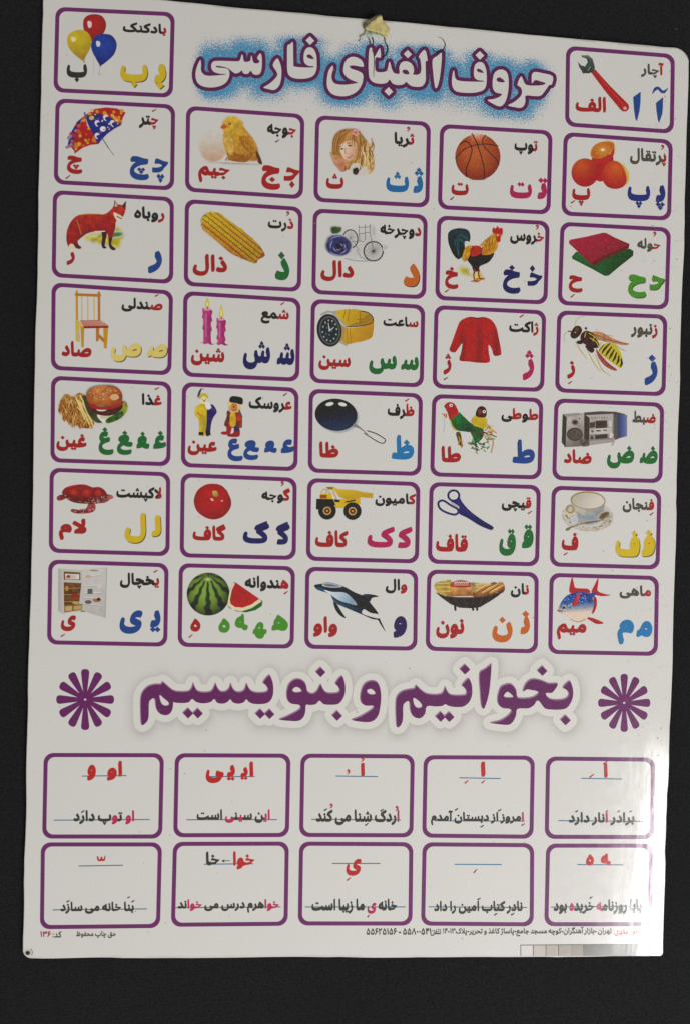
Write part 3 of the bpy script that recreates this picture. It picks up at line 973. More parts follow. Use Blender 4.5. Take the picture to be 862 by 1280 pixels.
def P_fox():
    h = pic('c0r2', 'fox_picture'); p = h[0]
    p.F([(228, 325), (300, 305), (400, 300), (430, 262), (470, 280), (492, 320), (470, 380), (455, 415), (380, 400), (300, 385), (240, 365)], lg((196, 190, 90), (206, 190, 40), 300, 310, 440, 410), soft=22, g=9, n=.35, ns=22)
    p.F([(385, 305), (470, 300), (478, 330), (420, 345), (380, 340)], (70, 130, 50), soft=14, g=8, n=.3)
    red = (160, 34, 20)
    p.F([(342, 300), (375, 300), (368, 350), (362, 390), (375, 405), (350, 408), (340, 380), (345, 340)], (74, 34, 28))
    p.F([(382, 300), (415, 300), (408, 350), (404, 385), (432, 412), (412, 420), (390, 400), (385, 350)], (70, 30, 26))
    p.F([(205, 325), (190, 360), (196, 385), (214, 402), (200, 412), (172, 400), (160, 360), (170, 320)], (110, 40, 26))
    p.F([(118, 340), (124, 290), (150, 235), (190, 200), (255, 190), (330, 194), (372, 186), (405, 158), (418, 140), (450, 130), (480, 140), (492, 165), (478, 205), (450, 225), (432, 240), (428, 280), (414, 322), (395, 345), (368, 305), (310, 300), (255, 312), (220, 335), (185, 365), (168, 378), (150, 385), (135, 400), (122, 375)], lg((198, 58, 34), (156, 34, 22), 250, 190, 280, 320), g=9, n=.3, ns=24)
    p.F([(417, 155), (424, 100), (448, 140)], (140, 60, 30), smooth=False); p.F([(424, 145), (428, 112), (442, 142)], (210, 180, 140), smooth=False)
    p.F([(468, 140), (497, 106), (494, 165)], (130, 40, 24), smooth=False); p.F([(480, 142), (494, 118), (490, 155)], (90, 50, 36), smooth=False)
    p.F([(418, 180), (445, 190), (470, 205), (474, 222), (462, 228), (456, 250), (440, 235), (422, 205)], (222, 206, 182))
    p.S([(440, 205), (458, 216), (468, 218)], 6, (50, 34, 34)); p.E(478, 176, 4, 3, (30, 20, 18))
    p.S([(185, 230), (198, 270), (212, 318)], 5, (214, 130, 80)); p.S([(200, 196), (260, 190), (335, 192)], 4, (214, 150, 60))
    p.F([(133, 395), (148, 378), (168, 390), (172, 412), (156, 432), (140, 420)], (220, 200, 178), g=8)
    p.S([(300, 302), (360, 300)], 7, (224, 206, 176))
    done(h)


def P_chair():
    h = pic('c0r3', 'chair_picture'); p = h[0]
    w = (212, 152, 40); w2 = (196, 128, 24); yl = (224, 190, 86)
    for x in (216, 254, 294): p.S([(x, 120), (x + 1, 285)], 7, yl, smooth=False)
    p.S([(184, 98), (186, 285)], 14, w, smooth=False); p.S([(325, 106), (326, 290)], 16, w2, smooth=False)
    p.S([(180, 118), (330, 124)], 17, w2, smooth=False)
    p.F([(185, 275), (205, 290), (232, 325), (232, 350), (205, 325), (180, 290)], yl, smooth=False)
    p.F([(176, 275), (200, 300), (205, 420), (190, 415), (178, 410)], (216, 188, 80), smooth=False)
    p.F([(186, 345), (205, 372), (204, 400), (190, 385)], (176, 174, 160), smooth=False)
    p.F([(208, 320), (232, 325), (228, 455), (214, 450)], w, smooth=False)
    p.F([(306, 325), (328, 328), (322, 412), (306, 416)], w2, smooth=False)
    p.F([(352, 320), (384, 318), (374, 462), (356, 455)], w, smooth=False)
    p.F([(325, 365), (360, 400), (358, 425), (322, 392)], w2, smooth=False)
    p.F([(205, 282), (330, 280), (384, 312), (382, 326), (232, 328)], (178, 50, 40), smooth=False)
    for i in range(17):
        x = 214 + i * 8.5; p.S([(x, 284), (x + 12 + i * 1.2, 316)], 3, (226, 190, 170), smooth=False)
    p.S([(232, 328), (382, 324)], 9, (150, 40, 30), smooth=False)
    done(h)


def P_food():
    h = pic('c0r4', 'burger_picture'); p = h[0]
    fr = [(92, 245), (115, 165), (150, 138), (190, 160), (215, 134), (250, 140), (262, 200), (300, 270), (320, 320), (312, 345), (270, 358), (220, 340), (170, 325), (130, 290)]
    p.F(fr, lg((190, 140, 60), (160, 80, 36), 150, 150, 210, 350), g=9, n=.6, ns=14)
    r = random.Random(3)
    q = smooth_closed(fr)
    for i in range(230):
        x, y = r.uniform(95, 300), r.uniform(140, 345); a = r.choice([50, 65, 80, 100, 115]) + r.uniform(-9, 9); L = r.uniform(26, 62)
        x2, y2 = x + L * math.cos(R_(a)), y + L * math.sin(R_(a))
        if (winding(np.array([[x, y], [(x + x2) / 2, (y + y2) / 2]]), [q]) != 0).all() and x2 < 325 and 128 < y2 < 360:
            p.S([(x + 2, y + 2), (x2 + 2, y2 + 2)], 7, (150, 84, 34), smooth=False, cap=False); p.S([(x, y), (x2, y2)], r.uniform(4, 6.5), r.choice([(228, 196, 110), (218, 170, 80), (196, 112, 54), (232, 212, 140), (206, 140, 66)]), smooth=False, cap=False)
    for x1, y1, x2, y2 in ((205, 160, 262, 300), (232, 150, 300, 290), (222, 180, 290, 330), (250, 200, 316, 345)): p.S([(x1, y1), (x2, y2)], 10, (230, 204, 128), smooth=False)
    p.F([(250, 160), (275, 160), (300, 230), (390, 290), (350, 300), (375, 320), (330, 318), (280, 260)], (70, 76, 44), n=.4)
    p.F([(340, 270), (440, 255), (480, 220), (520, 190), (532, 235), (500, 285), (440, 318), (380, 322)], lg((222, 214, 190), (150, 160, 50), 380, 290, 500, 240), n=.4, ns=16, g=9)
    p.F([(395, 305), (440, 275), (500, 250), (500, 285), (440, 318), (400, 325)], (60, 100, 34), n=.7, ns=16)
    p.F([(280, 205), (330, 235), (420, 235), (497, 205), (495, 235), (450, 270), (380, 278), (310, 255)], (84, 40, 28), n=.3)
    p.E(368, 238, 32, 12, (226, 214, 190)); p.F([(290, 195), (360, 222), (440, 215), (500, 185), (497, 210), (430, 236), (350, 240), (295, 222)], (176, 44, 28))
    p.F([(272, 165), (285, 120), (330, 95), (400, 88), (455, 95), (492, 125), (500, 175), (480, 205), (420, 218), (350, 212), (290, 195)], rg((216, 140, 70), (160, 66, 24), 360, 130, 150), g=9, n=.25)
    blots(p, [(290, 160), (300, 120), (350, 98), (420, 96), (470, 115), (480, 160), (400, 180)], 110, (2.2, 4.2), [(240, 206, 150), (232, 180, 110), (196, 110, 60)], 4, 1.6)
    p.F([(425, 150), (460, 140), (480, 165), (450, 180), (428, 172)], (222, 176, 130), g=9)
    done(h)


def P_turtle():
    h = pic('c0r5', 'turtle_picture'); p = h[0]
    p.F([(118, 195), (95, 200), (82, 215), (92, 232), (120, 228), (140, 215)], (150, 60, 64), n=.5, ns=12)
    p.F([(290, 235), (325, 255), (326, 290), (300, 308), (250, 315), (200, 312), (172, 300), (180, 285), (230, 290), (270, 280)], (160, 70, 70), n=.6, ns=10)
    p.F([(380, 200), (405, 192), (436, 200), (440, 216), (420, 225), (400, 240), (375, 248), (340, 240)], (176, 96, 84), n=.6, ns=9)
    body = [(116, 185), (135, 152), (190, 134), (260, 130), (310, 148), (350, 146), (385, 165), (405, 205), (385, 235), (350, 250), (290, 252), (230, 250), (180, 240), (140, 215)]
    p.F(body, lg((176, 38, 28), (96, 26, 34), 240, 140, 260, 250), g=8, n=.5, ns=20)
    for pts in ([(150, 165), (200, 145), (230, 170), (210, 205), (165, 195)], [(235, 170), (285, 150), (310, 180), (290, 215), (240, 205)], [(320, 165), (360, 165), (375, 195), (345, 215), (315, 195)]):
        p.F(pts, rg((206, 70, 40), (150, 26, 24), 0.5 * (pts[0][0] + pts[2][0]), 178, 40), g=8); p.S(pts, 3, (90, 20, 24), closed=True, smooth=False)
    blots(p, [(300, 210), (360, 205), (400, 200), (400, 235), (340, 250), (280, 245)], 60, (2.5, 4.5), [(206, 160, 150), (120, 50, 60), (180, 110, 100)], 5)
    blots(p, [(180, 290), (300, 285), (320, 270), (310, 300), (240, 312)], 40, (2.5, 4.5), [(206, 150, 140), (110, 40, 50)], 6)
    blots(p, [(130, 205), (200, 235), (290, 248), (280, 240), (180, 225), (140, 200)], 30, (2, 4), [(200, 150, 90), (110, 30, 40)], 7)
    done(h)


def P_fridge():
    h = pic('c0r6', 'fridge_picture'); p = h[0]
    p.F([(118, 80), (165, 84), (160, 375), (118, 350)], lg((168, 164, 158), (196, 192, 186), 118, 0, 160, 0), smooth=False, g=12)
    p.F([(150, 84), (275, 92), (275, 350), (155, 362)], (188, 184, 176), smooth=False)
    p.F([(152, 98), (258, 104), (258, 152), (153, 150)], (112, 84, 50), smooth=False, n=.3)
    p.F([(160, 112), (250, 116), (250, 148), (162, 148)], (206, 196, 184), smooth=False, n=.2)
    p.F([(152, 166), (264, 172), (250, 302), (154, 318)], lg((128, 84, 34), (104, 66, 26), 160, 170, 250, 300), smooth=False, g=9, n=.5, ns=18)
    for y in (205, 245, 290): p.S([(156, y), (252, y - 2)], 4, (170, 146, 100), smooth=False)
    p.E(182, 130, 14, 10, (176, 60, 50)); p.E(222, 252, 24, 16, (168, 40, 36)); p.E(172, 205, 10, 16, (190, 150, 60)); p.E(228, 296, 22, 8, (196, 170, 80))
    p.F([(155, 312), (272, 304), (272, 340), (156, 358)], (150, 108, 50), smooth=False, n=.3)
    p.F([(162, 320), (205, 316), (205, 345), (164, 350)], (196, 170, 110), smooth=False); p.F([(216, 318), (266, 312), (266, 336), (216, 342)], (190, 164, 100), smooth=False)
    p.F([(272, 90), (425, 76), (415, 392), (270, 348)], lg((200, 196, 192), (178, 174, 170), 280, 90, 420, 380), smooth=False, g=14, n=.06)
    for y, k in ((130, -12), (190, -8), (232, 0), (262, 6), (300, 14)): p.S([(282, y), (390, y + k)], 5, (214, 210, 206), smooth=False); p.S([(282, y + 5), (390, y + k + 5)], 2.5, (150, 146, 142), smooth=False)
    p.E(308, 130, 22, 8, (190, 176, 130)); p.F([(304, 208), (334, 208), (336, 240), (302, 240)], (90, 96, 92), smooth=False, n=.3)
    p.E(308, 292, 22, 12, (110, 92, 86)); p.E(362, 280, 26, 12, (176, 116, 40)); p.E(374, 274, 12, 10, (60, 44, 30)); p.E(376, 192, 14, 10, (214, 196, 190)); p.E(345, 92, 28, 5, (150, 140, 136))
    p.S([(425, 76), (415, 392)], 4, (160, 156, 152), smooth=False); p.S([(262, 350), (285, 350)], 6, (90, 88, 86), smooth=False)
    done(h)


def P_chick():
    h = pic('c1r1', 'chick_picture'); p = h[0]
    p.F([(170, 395), (300, 392), (420, 398), (548, 405), (540, 415), (400, 412), (250, 405)], (160, 140, 110), soft=8, g=8)
    p.E(235, 295, 92, 102, lg((206, 198, 188), (198, 158, 128), 230, 250, 250, 400), g=9, soft=8, n=.05)
    body = [(290, 168), (297, 128), (335, 100), (382, 102), (420, 130), (440, 175), (478, 222), (512, 272), (530, 330), (532, 375), (505, 392), (440, 392), (380, 388), (335, 366), (308, 325), (294, 270), (300, 220)]
    p.F(body, lg((226, 188, 60), (204, 142, 52), 330, 120, 440, 340), g=7, n=.2, ns=12, soft=9)
    p.F([(330, 310), (400, 345), (490, 340), (450, 392), (380, 390), (335, 375)], (168, 104, 38), g=7, n=.2)
    p.F([(505, 320), (530, 350), (548, 405), (520, 395)], (96, 66, 24), g=9)
    p.F([(400, 230), (450, 235), (490, 290), (500, 340), (460, 330), (420, 290)], (190, 124, 44), n=.3, ns=12, g=7)
    p.F([(300, 215), (350, 230), (370, 300), (350, 350), (318, 320), (300, 270)], (222, 176, 84), n=.25, ns=12, g=7)
    p.F([(292, 160), (312, 152), (326, 172), (305, 184), (284, 178)], (214, 96, 40)); p.E(341, 151, 9, 8, (44, 26, 18)); p.E(338, 148, 3, 3, (200, 190, 170))
    for x in (335, 500):
        for dx in (-18, 0, 18): p.S([(x, 352), (x + dx, 382)], 8, (186, 124, 46), smooth=False)
    r = random.Random(2)
    for i in range(150):
        x, y = r.uniform(310, 500), r.uniform(130, 360)
        if winding(np.array([[x, y]]), [smooth_closed(body)])[0]: p.S([(x, y), (x + r.uniform(2, 8), y + r.uniform(10, 20))], 2.5, r.choice([(222, 186, 84), (196, 136, 48), (212, 160, 60)]), smooth=False, cap=False)
    done(h)


def P_corn():
    h = pic('c1r2', 'corn_picture'); p = h[0]
    out = [(138, 190), (150, 148), (195, 128), (250, 135), (300, 170), (360, 215), (430, 270), (500, 335), (534, 385), (535, 408), (495, 430), (485, 450), (440, 440), (380, 415), (320, 385), (250, 325), (185, 270), (145, 230)]
    p.F(out, lg((186, 120, 14), (170, 84, 14), 180, 150, 330, 390), g=10)
    q = smooth_closed(out); ux, uy = math.cos(R_(39)), math.sin(R_(39))
    r = random.Random(8)
    for j in range(-7, 8):
        for i in range(0, 33):
            x = 160 + i * 13.2 * ux - j * 14 * uy + r.uniform(-1, 1); y = 160 + i * 13.2 * uy + j * 14 * ux + r.uniform(-1, 1) - (6 if j % 2 else 0)
            if winding(np.array([[x, y]]), [q])[0] == 0: continue
            k = (x - 140) / 400 + j * 0.03
            c = np.array((232, 186, 40)) * (1 - 0.22 * max(0, k)) + np.array((0, -22, 0)) * (j > 2) + r.uniform(-12, 12)
            t = np.linspace(0, 2 * np.pi, 8, endpoint=False)
            v = np.stack([x + 7.2 * np.cos(t) * ux - 7.2 * np.sin(t) * uy, y + 7.2 * np.cos(t) * uy + 7.2 * np.sin(t) * ux], 1)
            p.add(v, np.array([(0, a + 1, a) for a in range(1, 7)]), p.colours(v, lambda X, Y, c=c, x=x, y=y: c[None] * (1.0 - 0.028 * ((X - x) * 0.6 + (Y - y)))[:, None]))
    done(h)


def P_candles():
    h = pic('c1r3', 'candle_picture'); p = h[0]
    for x, y0, y1, b, fy in ((200, 152, 385, 32, 88), (288, 215, 390, 30, 130)):
        p.F([(x - 50, y1 - 15), (x - b + 6, y1 - 22), (x - b + 4, y0 + 60), (x - b, y0 + 20), (x - b + 4, y0), (x, y0 + 10), (x + b - 4, y0 + 14), (x + b, y0 + 30), (x + b - 8, y0 + 70), (x + b - 8, y1 - 20), (x + 44, y1 - 4), (x + 20, y1), (x + 4, y1 - 8), (x - 20, y1 - 2), (x - 30, y1 - 12)], lg((206, 84, 146), (168, 40, 108), x - 28, 0, x + 28, 0), smooth=True, g=8, n=.2)
        p.E(x, y0 + 8, b - 8, 9, (216, 150, 186)); p.S([(x - 8, y0 + 35), (x - 9, y1 - 50)], 4, (226, 130, 176), smooth=False)
        for dx, dy in ((-b + 4, 40), (b - 6, 60), (-b + 6, 110), (b - 8, 120)): p.S([(x + dx, y0 + dy), (x + dx, y0 + dy + 22)], [5, 11], (176, 52, 116), smooth=False)
        p.F([(x, fy), (x + 13, y0 - 30), (x + 8, y0 - 2), (x - 6, y0 + 4), (x - 14, y0 - 14), (x - 10, y0 - 36)], (226, 204, 60)); p.F([(x, fy + 25), (x + 6, y0 - 22), (x, y0 - 8), (x - 6, y0 - 20)], (240, 232, 160))
        p.S([(x, y0 - 8), (x + 2, y0 + 6)], 5, (60, 40, 30), smooth=False)
    done(h)


def P_dolls():
    h = pic('c1r4', 'doll_picture'); p = h[0]
    Y_ = (214, 186, 40)
    p.F([(150, 180), (180, 175), (205, 200), (200, 270), (186, 375), (150, 372), (146, 280), (122, 250), (122, 205)], Y_, g=9, n=.25)
    p.F([(200, 205), (232, 180), (260, 225), (240, 260), (225, 300), (215, 372), (190, 375), (196, 290)], (56, 44, 112), n=.4, g=9)
    p.S([(140, 235), (165, 255)], 14, (206, 150, 30)); p.E(176, 150, 28, 28, (232, 214, 170)); p.F([(148, 150), (150, 120), (178, 108), (205, 125), (202, 145), (178, 128)], (216, 190, 60)); p.E(180, 158, 6, 6, (190, 60, 50))
    p.F([(182, 172), (205, 165), (225, 200), (200, 212)], (226, 222, 220)); p.F([(165, 78), (150, 90), (138, 120), (140, 138), (152, 120)], (60, 70, 110)); p.S([(160, 80), (176, 84)], 5, (150, 90, 60))
    p.F([(145, 355), (176, 355), (176, 376), (145, 376)], (40, 34, 32), smooth=False); p.F([(188, 345), (218, 345), (222, 376), (190, 376)], (34, 30, 34), smooth=False)
    p.S([(166, 150), (170, 151)], 4, (50, 60, 110)); p.S([(186, 150), (190, 151)], 4, (50, 60, 110))
    # second doll
    p.F([(330, 220), (408, 222), (420, 315), (400, 330), (310, 318), (322, 260)], (130, 60, 44), n=.8, ns=12, g=8)
    p.F([(345, 240), (375, 235), (378, 310), (345, 316)], (222, 180, 50), n=.3, g=9); p.F([(378, 245), (412, 235), (412, 290), (385, 270)], (196, 60, 44), n=.3)
    p.F([(322, 320), (352, 322), (350, 350), (340, 370), (300, 372), (284, 362), (300, 352), (320, 350)], (176, 44, 50)); p.F([(370, 325), (400, 325), (402, 382), (335, 384), (330, 372), (365, 360)], (160, 40, 50), n=.2)
    p.F([(370, 320), (400, 320), (400, 350), (370, 350)], (70, 50, 90), smooth=False)
    p.F([(336, 165), (405, 165), (408, 220), (380, 232), (345, 230), (334, 200)], (224, 186, 120), n=.3, g=8); p.E(370, 196, 20, 24, (214, 140, 70)); p.E(368, 196, 7, 7, (190, 40, 30)); p.S([(355, 212), (368, 220), (384, 212)], 6, (190, 50, 40))
    p.S([(356, 182), (361, 183)], 5, (50, 40, 40)); p.S([(378, 184), (383, 185)], 5, (50, 40, 40))
    p.F([(343, 140), (360, 128), (400, 132), (424, 145), (420, 180), (380, 172), (342, 164)], (36, 30, 28))
    p.S([(402, 220), (418, 260)], 10, (60, 90, 80))
    done(h)


def P_tomato():
    h = pic('c1r5', 'tomato_picture'); p = h[0]
    p.F([(142, 190), (165, 140), (210, 108), (250, 100), (300, 105), (335, 128), (365, 175), (377, 220), (365, 265), (325, 308), (270, 326), (215, 315), (165, 280), (143, 235)], rg((200, 36, 22), (146, 16, 12), 250, 190, 140, 1.6), g=9, n=.12, ns=40)
    p.F([(257, 148), (270, 145), (284, 146), (292, 160), (294, 176), (280, 182), (266, 178), (260, 164)], lg((206, 184, 80), (160, 150, 50), 262, 148, 288, 178), g=6, n=.3, ns=8)
    p.E(255, 200, 12, 7, (228, 150, 130), rot=40, soft=4, g=5); p.E(318, 208, 7, 5, (222, 130, 110), soft=3, g=4)
    p.F([(320, 120), (345, 138), (360, 165), (350, 150)], (150, 18, 14))
    done(h)


def P_melon():
    h = pic('c1r6', 'watermelon_picture'); p = h[0]
    cx, cy, rx, ry = 231, 216, 136, 136
    tx, ty = 228, 118
    def f(x, y):
        u = (x - cx) / rx; v = (y - cy) / ry
        ang = np.arctan2((x - tx) / 1.0, (y - ty) + 30)
        d = np.hypot(x - tx, y - ty)
        wob = 0.09 * np.sin(d / 9.0 + 2 * ang) + 0.12 * (vnoise(x / 14, y / 14, 3) - .5)
        st = np.cos(ang * 15 + wob * 4) * .5 + .5
        st = np.clip((st - 0.5) / 0.3, 0, 1)
        lt = np.array((130, 160, 62.)); dk = np.array((26, 62, 30.))
        c = lt + (dk - lt) * st[:, None]
        sh = 1.08 - 0.5 * np.clip(np.hypot(u + .12, v + .15), 0, 1.2) ** 2.2
        return c * sh[:, None]
    p.E(cx, cy, rx, ry, f, g=5.5)
    for a in range(0, 360, 30): p.S([(tx, ty + 5), (tx + 26 * math.cos(R_(a)), ty + 5 + 16 * math.sin(R_(a)))], [6, 2], (176, 190, 110), smooth=False)
    p.E(tx, ty + 4, 9, 6, (190, 196, 130))
    p.F([(395, 140), (372, 180), (352, 285), (365, 305), (410, 325), (470, 332), (530, 318), (570, 292), (576, 260), (545, 242)], (40, 104, 40), smooth=False, g=12, n=.2)
    p.F([(388, 142), (366, 200), (352, 285), (385, 315), (440, 326), (505, 305), (570, 262), (548, 242)], (214, 208, 170), smooth=False)
    p.F([(404, 142), (380, 190), (368, 250), (372, 278), (400, 298), (450, 302), (505, 282), (554, 246)], lg((176, 30, 32), (196, 40, 44), 400, 150, 460, 290), smooth=False, g=12, n=.15)
    done(h)


def P_girl():
    h = pic('c2r1', 'girl_picture'); p = h[0]
    hair = [(175, 230), (185, 180), (220, 140), (280, 125), (340, 132), (370, 165), (400, 205), (430, 260), (448, 330), (440, 400), (400, 425), (360, 415), (320, 385), (260, 400), (215, 385), (185, 355), (170, 300)]
    p.F(hair, lg((176, 120, 62), (206, 164, 98), 220, 140, 400, 400), g=7, n=.45, ns=16, soft=8)
    p.F([(300, 360), (350, 350), (400, 380), (400, 430), (330, 435), (290, 410)], (205, 196, 186), g=9, soft=8); p.F([(305, 385), (335, 375), (350, 395), (335, 425), (308, 420)], (60, 46, 40), n=.3, soft=4, g=7)
    p.F([(228, 248), (248, 218), (292, 206), (326, 218), (334, 252), (326, 292), (304, 326), (282, 336), (254, 320), (234, 288)], lg((234, 204, 178), (200, 144, 112), 240, 255, 352, 290), g=7)
    p.F([(210, 330), (235, 310), (262, 340), (270, 380), (250, 405), (222, 395), (205, 360)], (206, 140, 106), n=.25, g=8); p.S([(168, 285), (190, 330), (215, 345)], [10, 22, 14], (206, 156, 118))
    for q in (((330, 200), (346, 250), (340, 300), (322, 345)), ((345, 210), (360, 270), (350, 330)), ((222, 215), (214, 260), (224, 305))): p.S(q, [8, 17, 10], (178, 124, 66))
    # hair over the forehead and long locks
    r = random.Random(4)
    for i in range(16):
        x = 215 + i * 9; p.S([(300 + i * 2, 140), (x, 175), (x - 30 + i * 3, 225 + (i % 3) * 8)], [8, 8, 3], r.choice([(206, 156, 84), (182, 120, 58), (160, 96, 44)]))
    for i in range(44):
        x = r.uniform(350, 430); y = r.uniform(190, 330); p.S([(x, y), (x + r.uniform(-6, 14), y + 35), (x + r.uniform(-12, 12), y + 75)], [4, 8, 3], r.choice([(226, 190, 124), (190, 136, 74), (150, 98, 48), (234, 204, 146)]))
    for i in range(8): p.S([(200 + i * 5, 170 - i * 3), (184 + i * 4, 230), (196 + i * 2, 300)], [5, 8, 3], r.choice([(190, 136, 70), (146, 90, 40)]))
    p.S([(232, 262), (240, 257), (250, 260)], 4, (70, 54, 50)); p.S([(278, 242), (290, 236), (302, 240)], 4, (70, 54, 50)); p.E(241, 262, 4, 4, (60, 56, 60)); p.E(291, 242, 4, 4, (60, 56, 60))
    p.S([(226, 250), (240, 243)], 3, (140, 90, 50)); p.S([(274, 226), (300, 220)], 3, (140, 90, 50)); p.S([(262, 255), (260, 285), (270, 288)], 3, (190, 120, 92))
    p.S([(272, 316), (285, 314), (304, 298)], [3, 9, 3], (190, 84, 80)); p.S([(278, 314), (298, 303)], 2.5, (236, 226, 220), smooth=False)
    for dx, dy in ((0, 0), (-16, 6), (14, 8), (-6, -14), (8, -12), (2, 16)): p.E(325 + dx, 156 + dy, 11, 9, (222, 150, 150))
    p.E(325, 157, 7, 6, (186, 70, 76)); p.S([(262, 372), (258, 398)], 6, (190, 60, 60))
    done(h)


def P_bike():
    h = pic('c2r2', 'bicycle_picture'); p = h[0]
    p.F([(180, 130), (300, 140), (440, 150), (520, 270), (505, 340), (440, 372), (330, 368), (240, 340)], (168, 168, 168), soft=60, g=10, n=.12, alpha=.35)
    g1 = (120, 120, 122)
    for a in range(0, 360, 15): p.S([(438, 300), (438 + 58 * math.cos(R_(a)), 300 + 58 * math.sin(R_(a)))], 2, (110, 110, 112), smooth=False, cap=False)
    for a in range(0, 360, 20): p.S([(292, 222), (292 + 42 * math.cos(R_(a)), 222 + 54 * math.sin(R_(a)))], 1.6, (150, 150, 152), smooth=False, cap=False)
    t = np.linspace(0, 2 * np.pi, 26, endpoint=False)
    p.S(np.stack([438 + 61 * np.cos(t), 300 + 61 * np.sin(t)], 1), 7, (44, 44, 46), closed=True, smooth=False); p.S(np.stack([292 + 47 * np.cos(t), 222 + 58 * np.sin(t)], 1), 6, (56, 56, 58), closed=True, smooth=False)
    p.E(438, 300, 7, 7, (60, 60, 62))
    for q in (((345, 135), (350, 235), (380, 240)), ((350, 190), (415, 180), (438, 300)), ((385, 130), (385, 230)), ((415, 130), (415, 185)), ((300, 240), (350, 235)), ((330, 290), (360, 340), (420, 360)), ((320, 250), (350, 300)), ((345, 150), (425, 145)), ((260, 345), (330, 362), (420, 362))): p.S(q, 3, g1, smooth=False, cap=False)
    p.F([(420, 135), (455, 150), (452, 210), (425, 200)], (160, 160, 166), soft=16, g=8, alpha=.7)
    p.F([(500, 262), (540, 275), (500, 300)], (160, 160, 168), soft=12, g=8, alpha=.7)
    p.F([(170, 145), (205, 140), (240, 148), (232, 180), (190, 195), (168, 178)], (58, 92, 42), n=.6, ns=14, soft=5, g=7)
    p.F([(130, 265), (150, 210), (200, 190), (255, 200), (298, 235), (305, 275), (285, 315), (240, 335), (185, 330), (145, 305)], rg((34, 32, 68), (88, 92, 146), 222, 272, 92), g=8, n=.35, ns=16, soft=9)
    for (x, y, r_, a0) in ((222, 272, 22, 0), (222, 270, 36, 40), (220, 268, 52, 90), (218, 265, 66, 150)):
        for k in range(5):
            a = a0 + k * 72; tt = np.linspace(a, a + 60, 5)
            p.S([(x + r_ * math.cos(R_(b)), y + r_ * .9 * math.sin(R_(b))) for b in tt], [2, 7, 3], [(40, 38, 80), (150, 150, 200), (60, 60, 116)][k % 3])
    p.E(224, 276, 15, 13, (34, 28, 58)); p.E(232, 285, 7, 5, (150, 70, 60))
    done(h)


def P_watch():
    h = pic('c2r3', 'wristwatch_picture'); p = h[0]
    Y_ = (224, 180, 20)
    p.F([(185, 100), (250, 86), (320, 84), (375, 96), (418, 120), (438, 160), (400, 178), (330, 190), (270, 188), (225, 140)], lg((226, 190, 30), (190, 140, 10), 240, 90, 400, 180), g=10)
    p.F([(285, 188), (330, 186), (390, 174), (428, 152), (424, 132), (400, 118), (352, 160), (310, 176)], (176, 132, 20), g=9)
    p.F([(228, 192), (262, 202), (310, 202), (362, 194), (408, 178), (432, 158), (440, 172), (438, 215), (433, 248), (420, 268), (380, 284), (320, 296), (262, 307), (240, 270)], lg((224, 176, 16), (198, 142, 6), 260, 200, 420, 285), g=10, n=.06)
    p.S([(265, 195), (340, 192), (410, 178), (436, 160), (430, 130), (400, 104), (360, 96)], 6, (60, 52, 36))
    p.S([(290, 200), (296, 302)], 3, (160, 110, 10), smooth=False); p.S([(270, 206), (274, 300)], 4, (180, 126, 10), smooth=False)
    for q in (((352, 98), (355, 178)), ((335, 150), (370, 146)), ((262, 90), (250, 140)), ((285, 88), (276, 160))): p.S(q, 4, (150, 100, 20), smooth=False)
    p.F([(225, 170), (262, 200), (250, 280), (222, 300)], (184, 150, 84), smooth=False)
    for a, b in (((110, 118), (150, 100)), ((185, 112), (265, 190)), ((228, 290), (268, 312)), ((205, 105), (150, 100))): p.S([a, b], 11, (160, 160, 154), smooth=False)
    p.E(160, 218, 78, 104, (28, 28, 30), rot=-8); p.E(162, 218, 66, 91, (92, 94, 92), rot=-8); p.E(162, 219, 57, 81, lg((30, 44, 58), (44, 56, 60), 120, 160, 200, 280), rot=-8, g=12, n=.2)
    for k in range(12):
        a = R_(k * 30 - 8); p.E(162 + 45 * math.sin(a), 219 - 65 * math.cos(a), 5, 6, (170, 176, 160))
    blots(p, [(120, 190), (162, 160), (205, 200), (200, 260), (160, 280), (125, 250)], 20, (3, 5), [(120, 130, 124), (70, 82, 84)], 3)
    p.S([(162, 219), (154, 172)], [7, 3], (210, 212, 196), smooth=False); p.S([(162, 219), (188, 200)], [7, 4], (210, 212, 196), smooth=False); p.E(162, 219, 5, 6, (200, 200, 190))
    done(h)


def P_pan():
    h = pic('c2r4', 'frying_pan_picture'); p = h[0]
    p.E(238, 206, 138, 108, (160, 164, 170), rot=8, g=12, soft=8)
    p.E(228, 195, 134, 102, lg((22, 30, 38), (20, 42, 64), 228, 110, 228, 290), rot=6, g=10)
    p.E(228, 202, 118, 88, lg((16, 24, 32), (34, 62, 92), 220, 140, 240, 285), rot=6, g=10)
    p.F([(98, 175), (120, 150), (228, 138), (330, 160), (356, 190), (330, 180), (228, 150), (130, 168)], (18, 20, 24), smooth=True)
    p.E(188, 127, 26, 12, (214, 216, 216), rot=-12, soft=4, g=5); p.E(268, 129, 26, 12, (214, 216, 216), rot=12, soft=4, g=5)
    p.S([(345, 262), (372, 275), (405, 300)], [26, 12, 6], (136, 134, 134)); p.S([(405, 300), (425, 318)], 4, (110, 110, 112))
    p.S([(425, 296), (480, 315), (530, 345), (538, 362), (522, 376), (490, 366), (440, 335), (405, 312)], 6, (64, 62, 64)); p.S([(428, 302), (480, 320), (525, 350)], 2.5, (190, 188, 186))
    done(h)


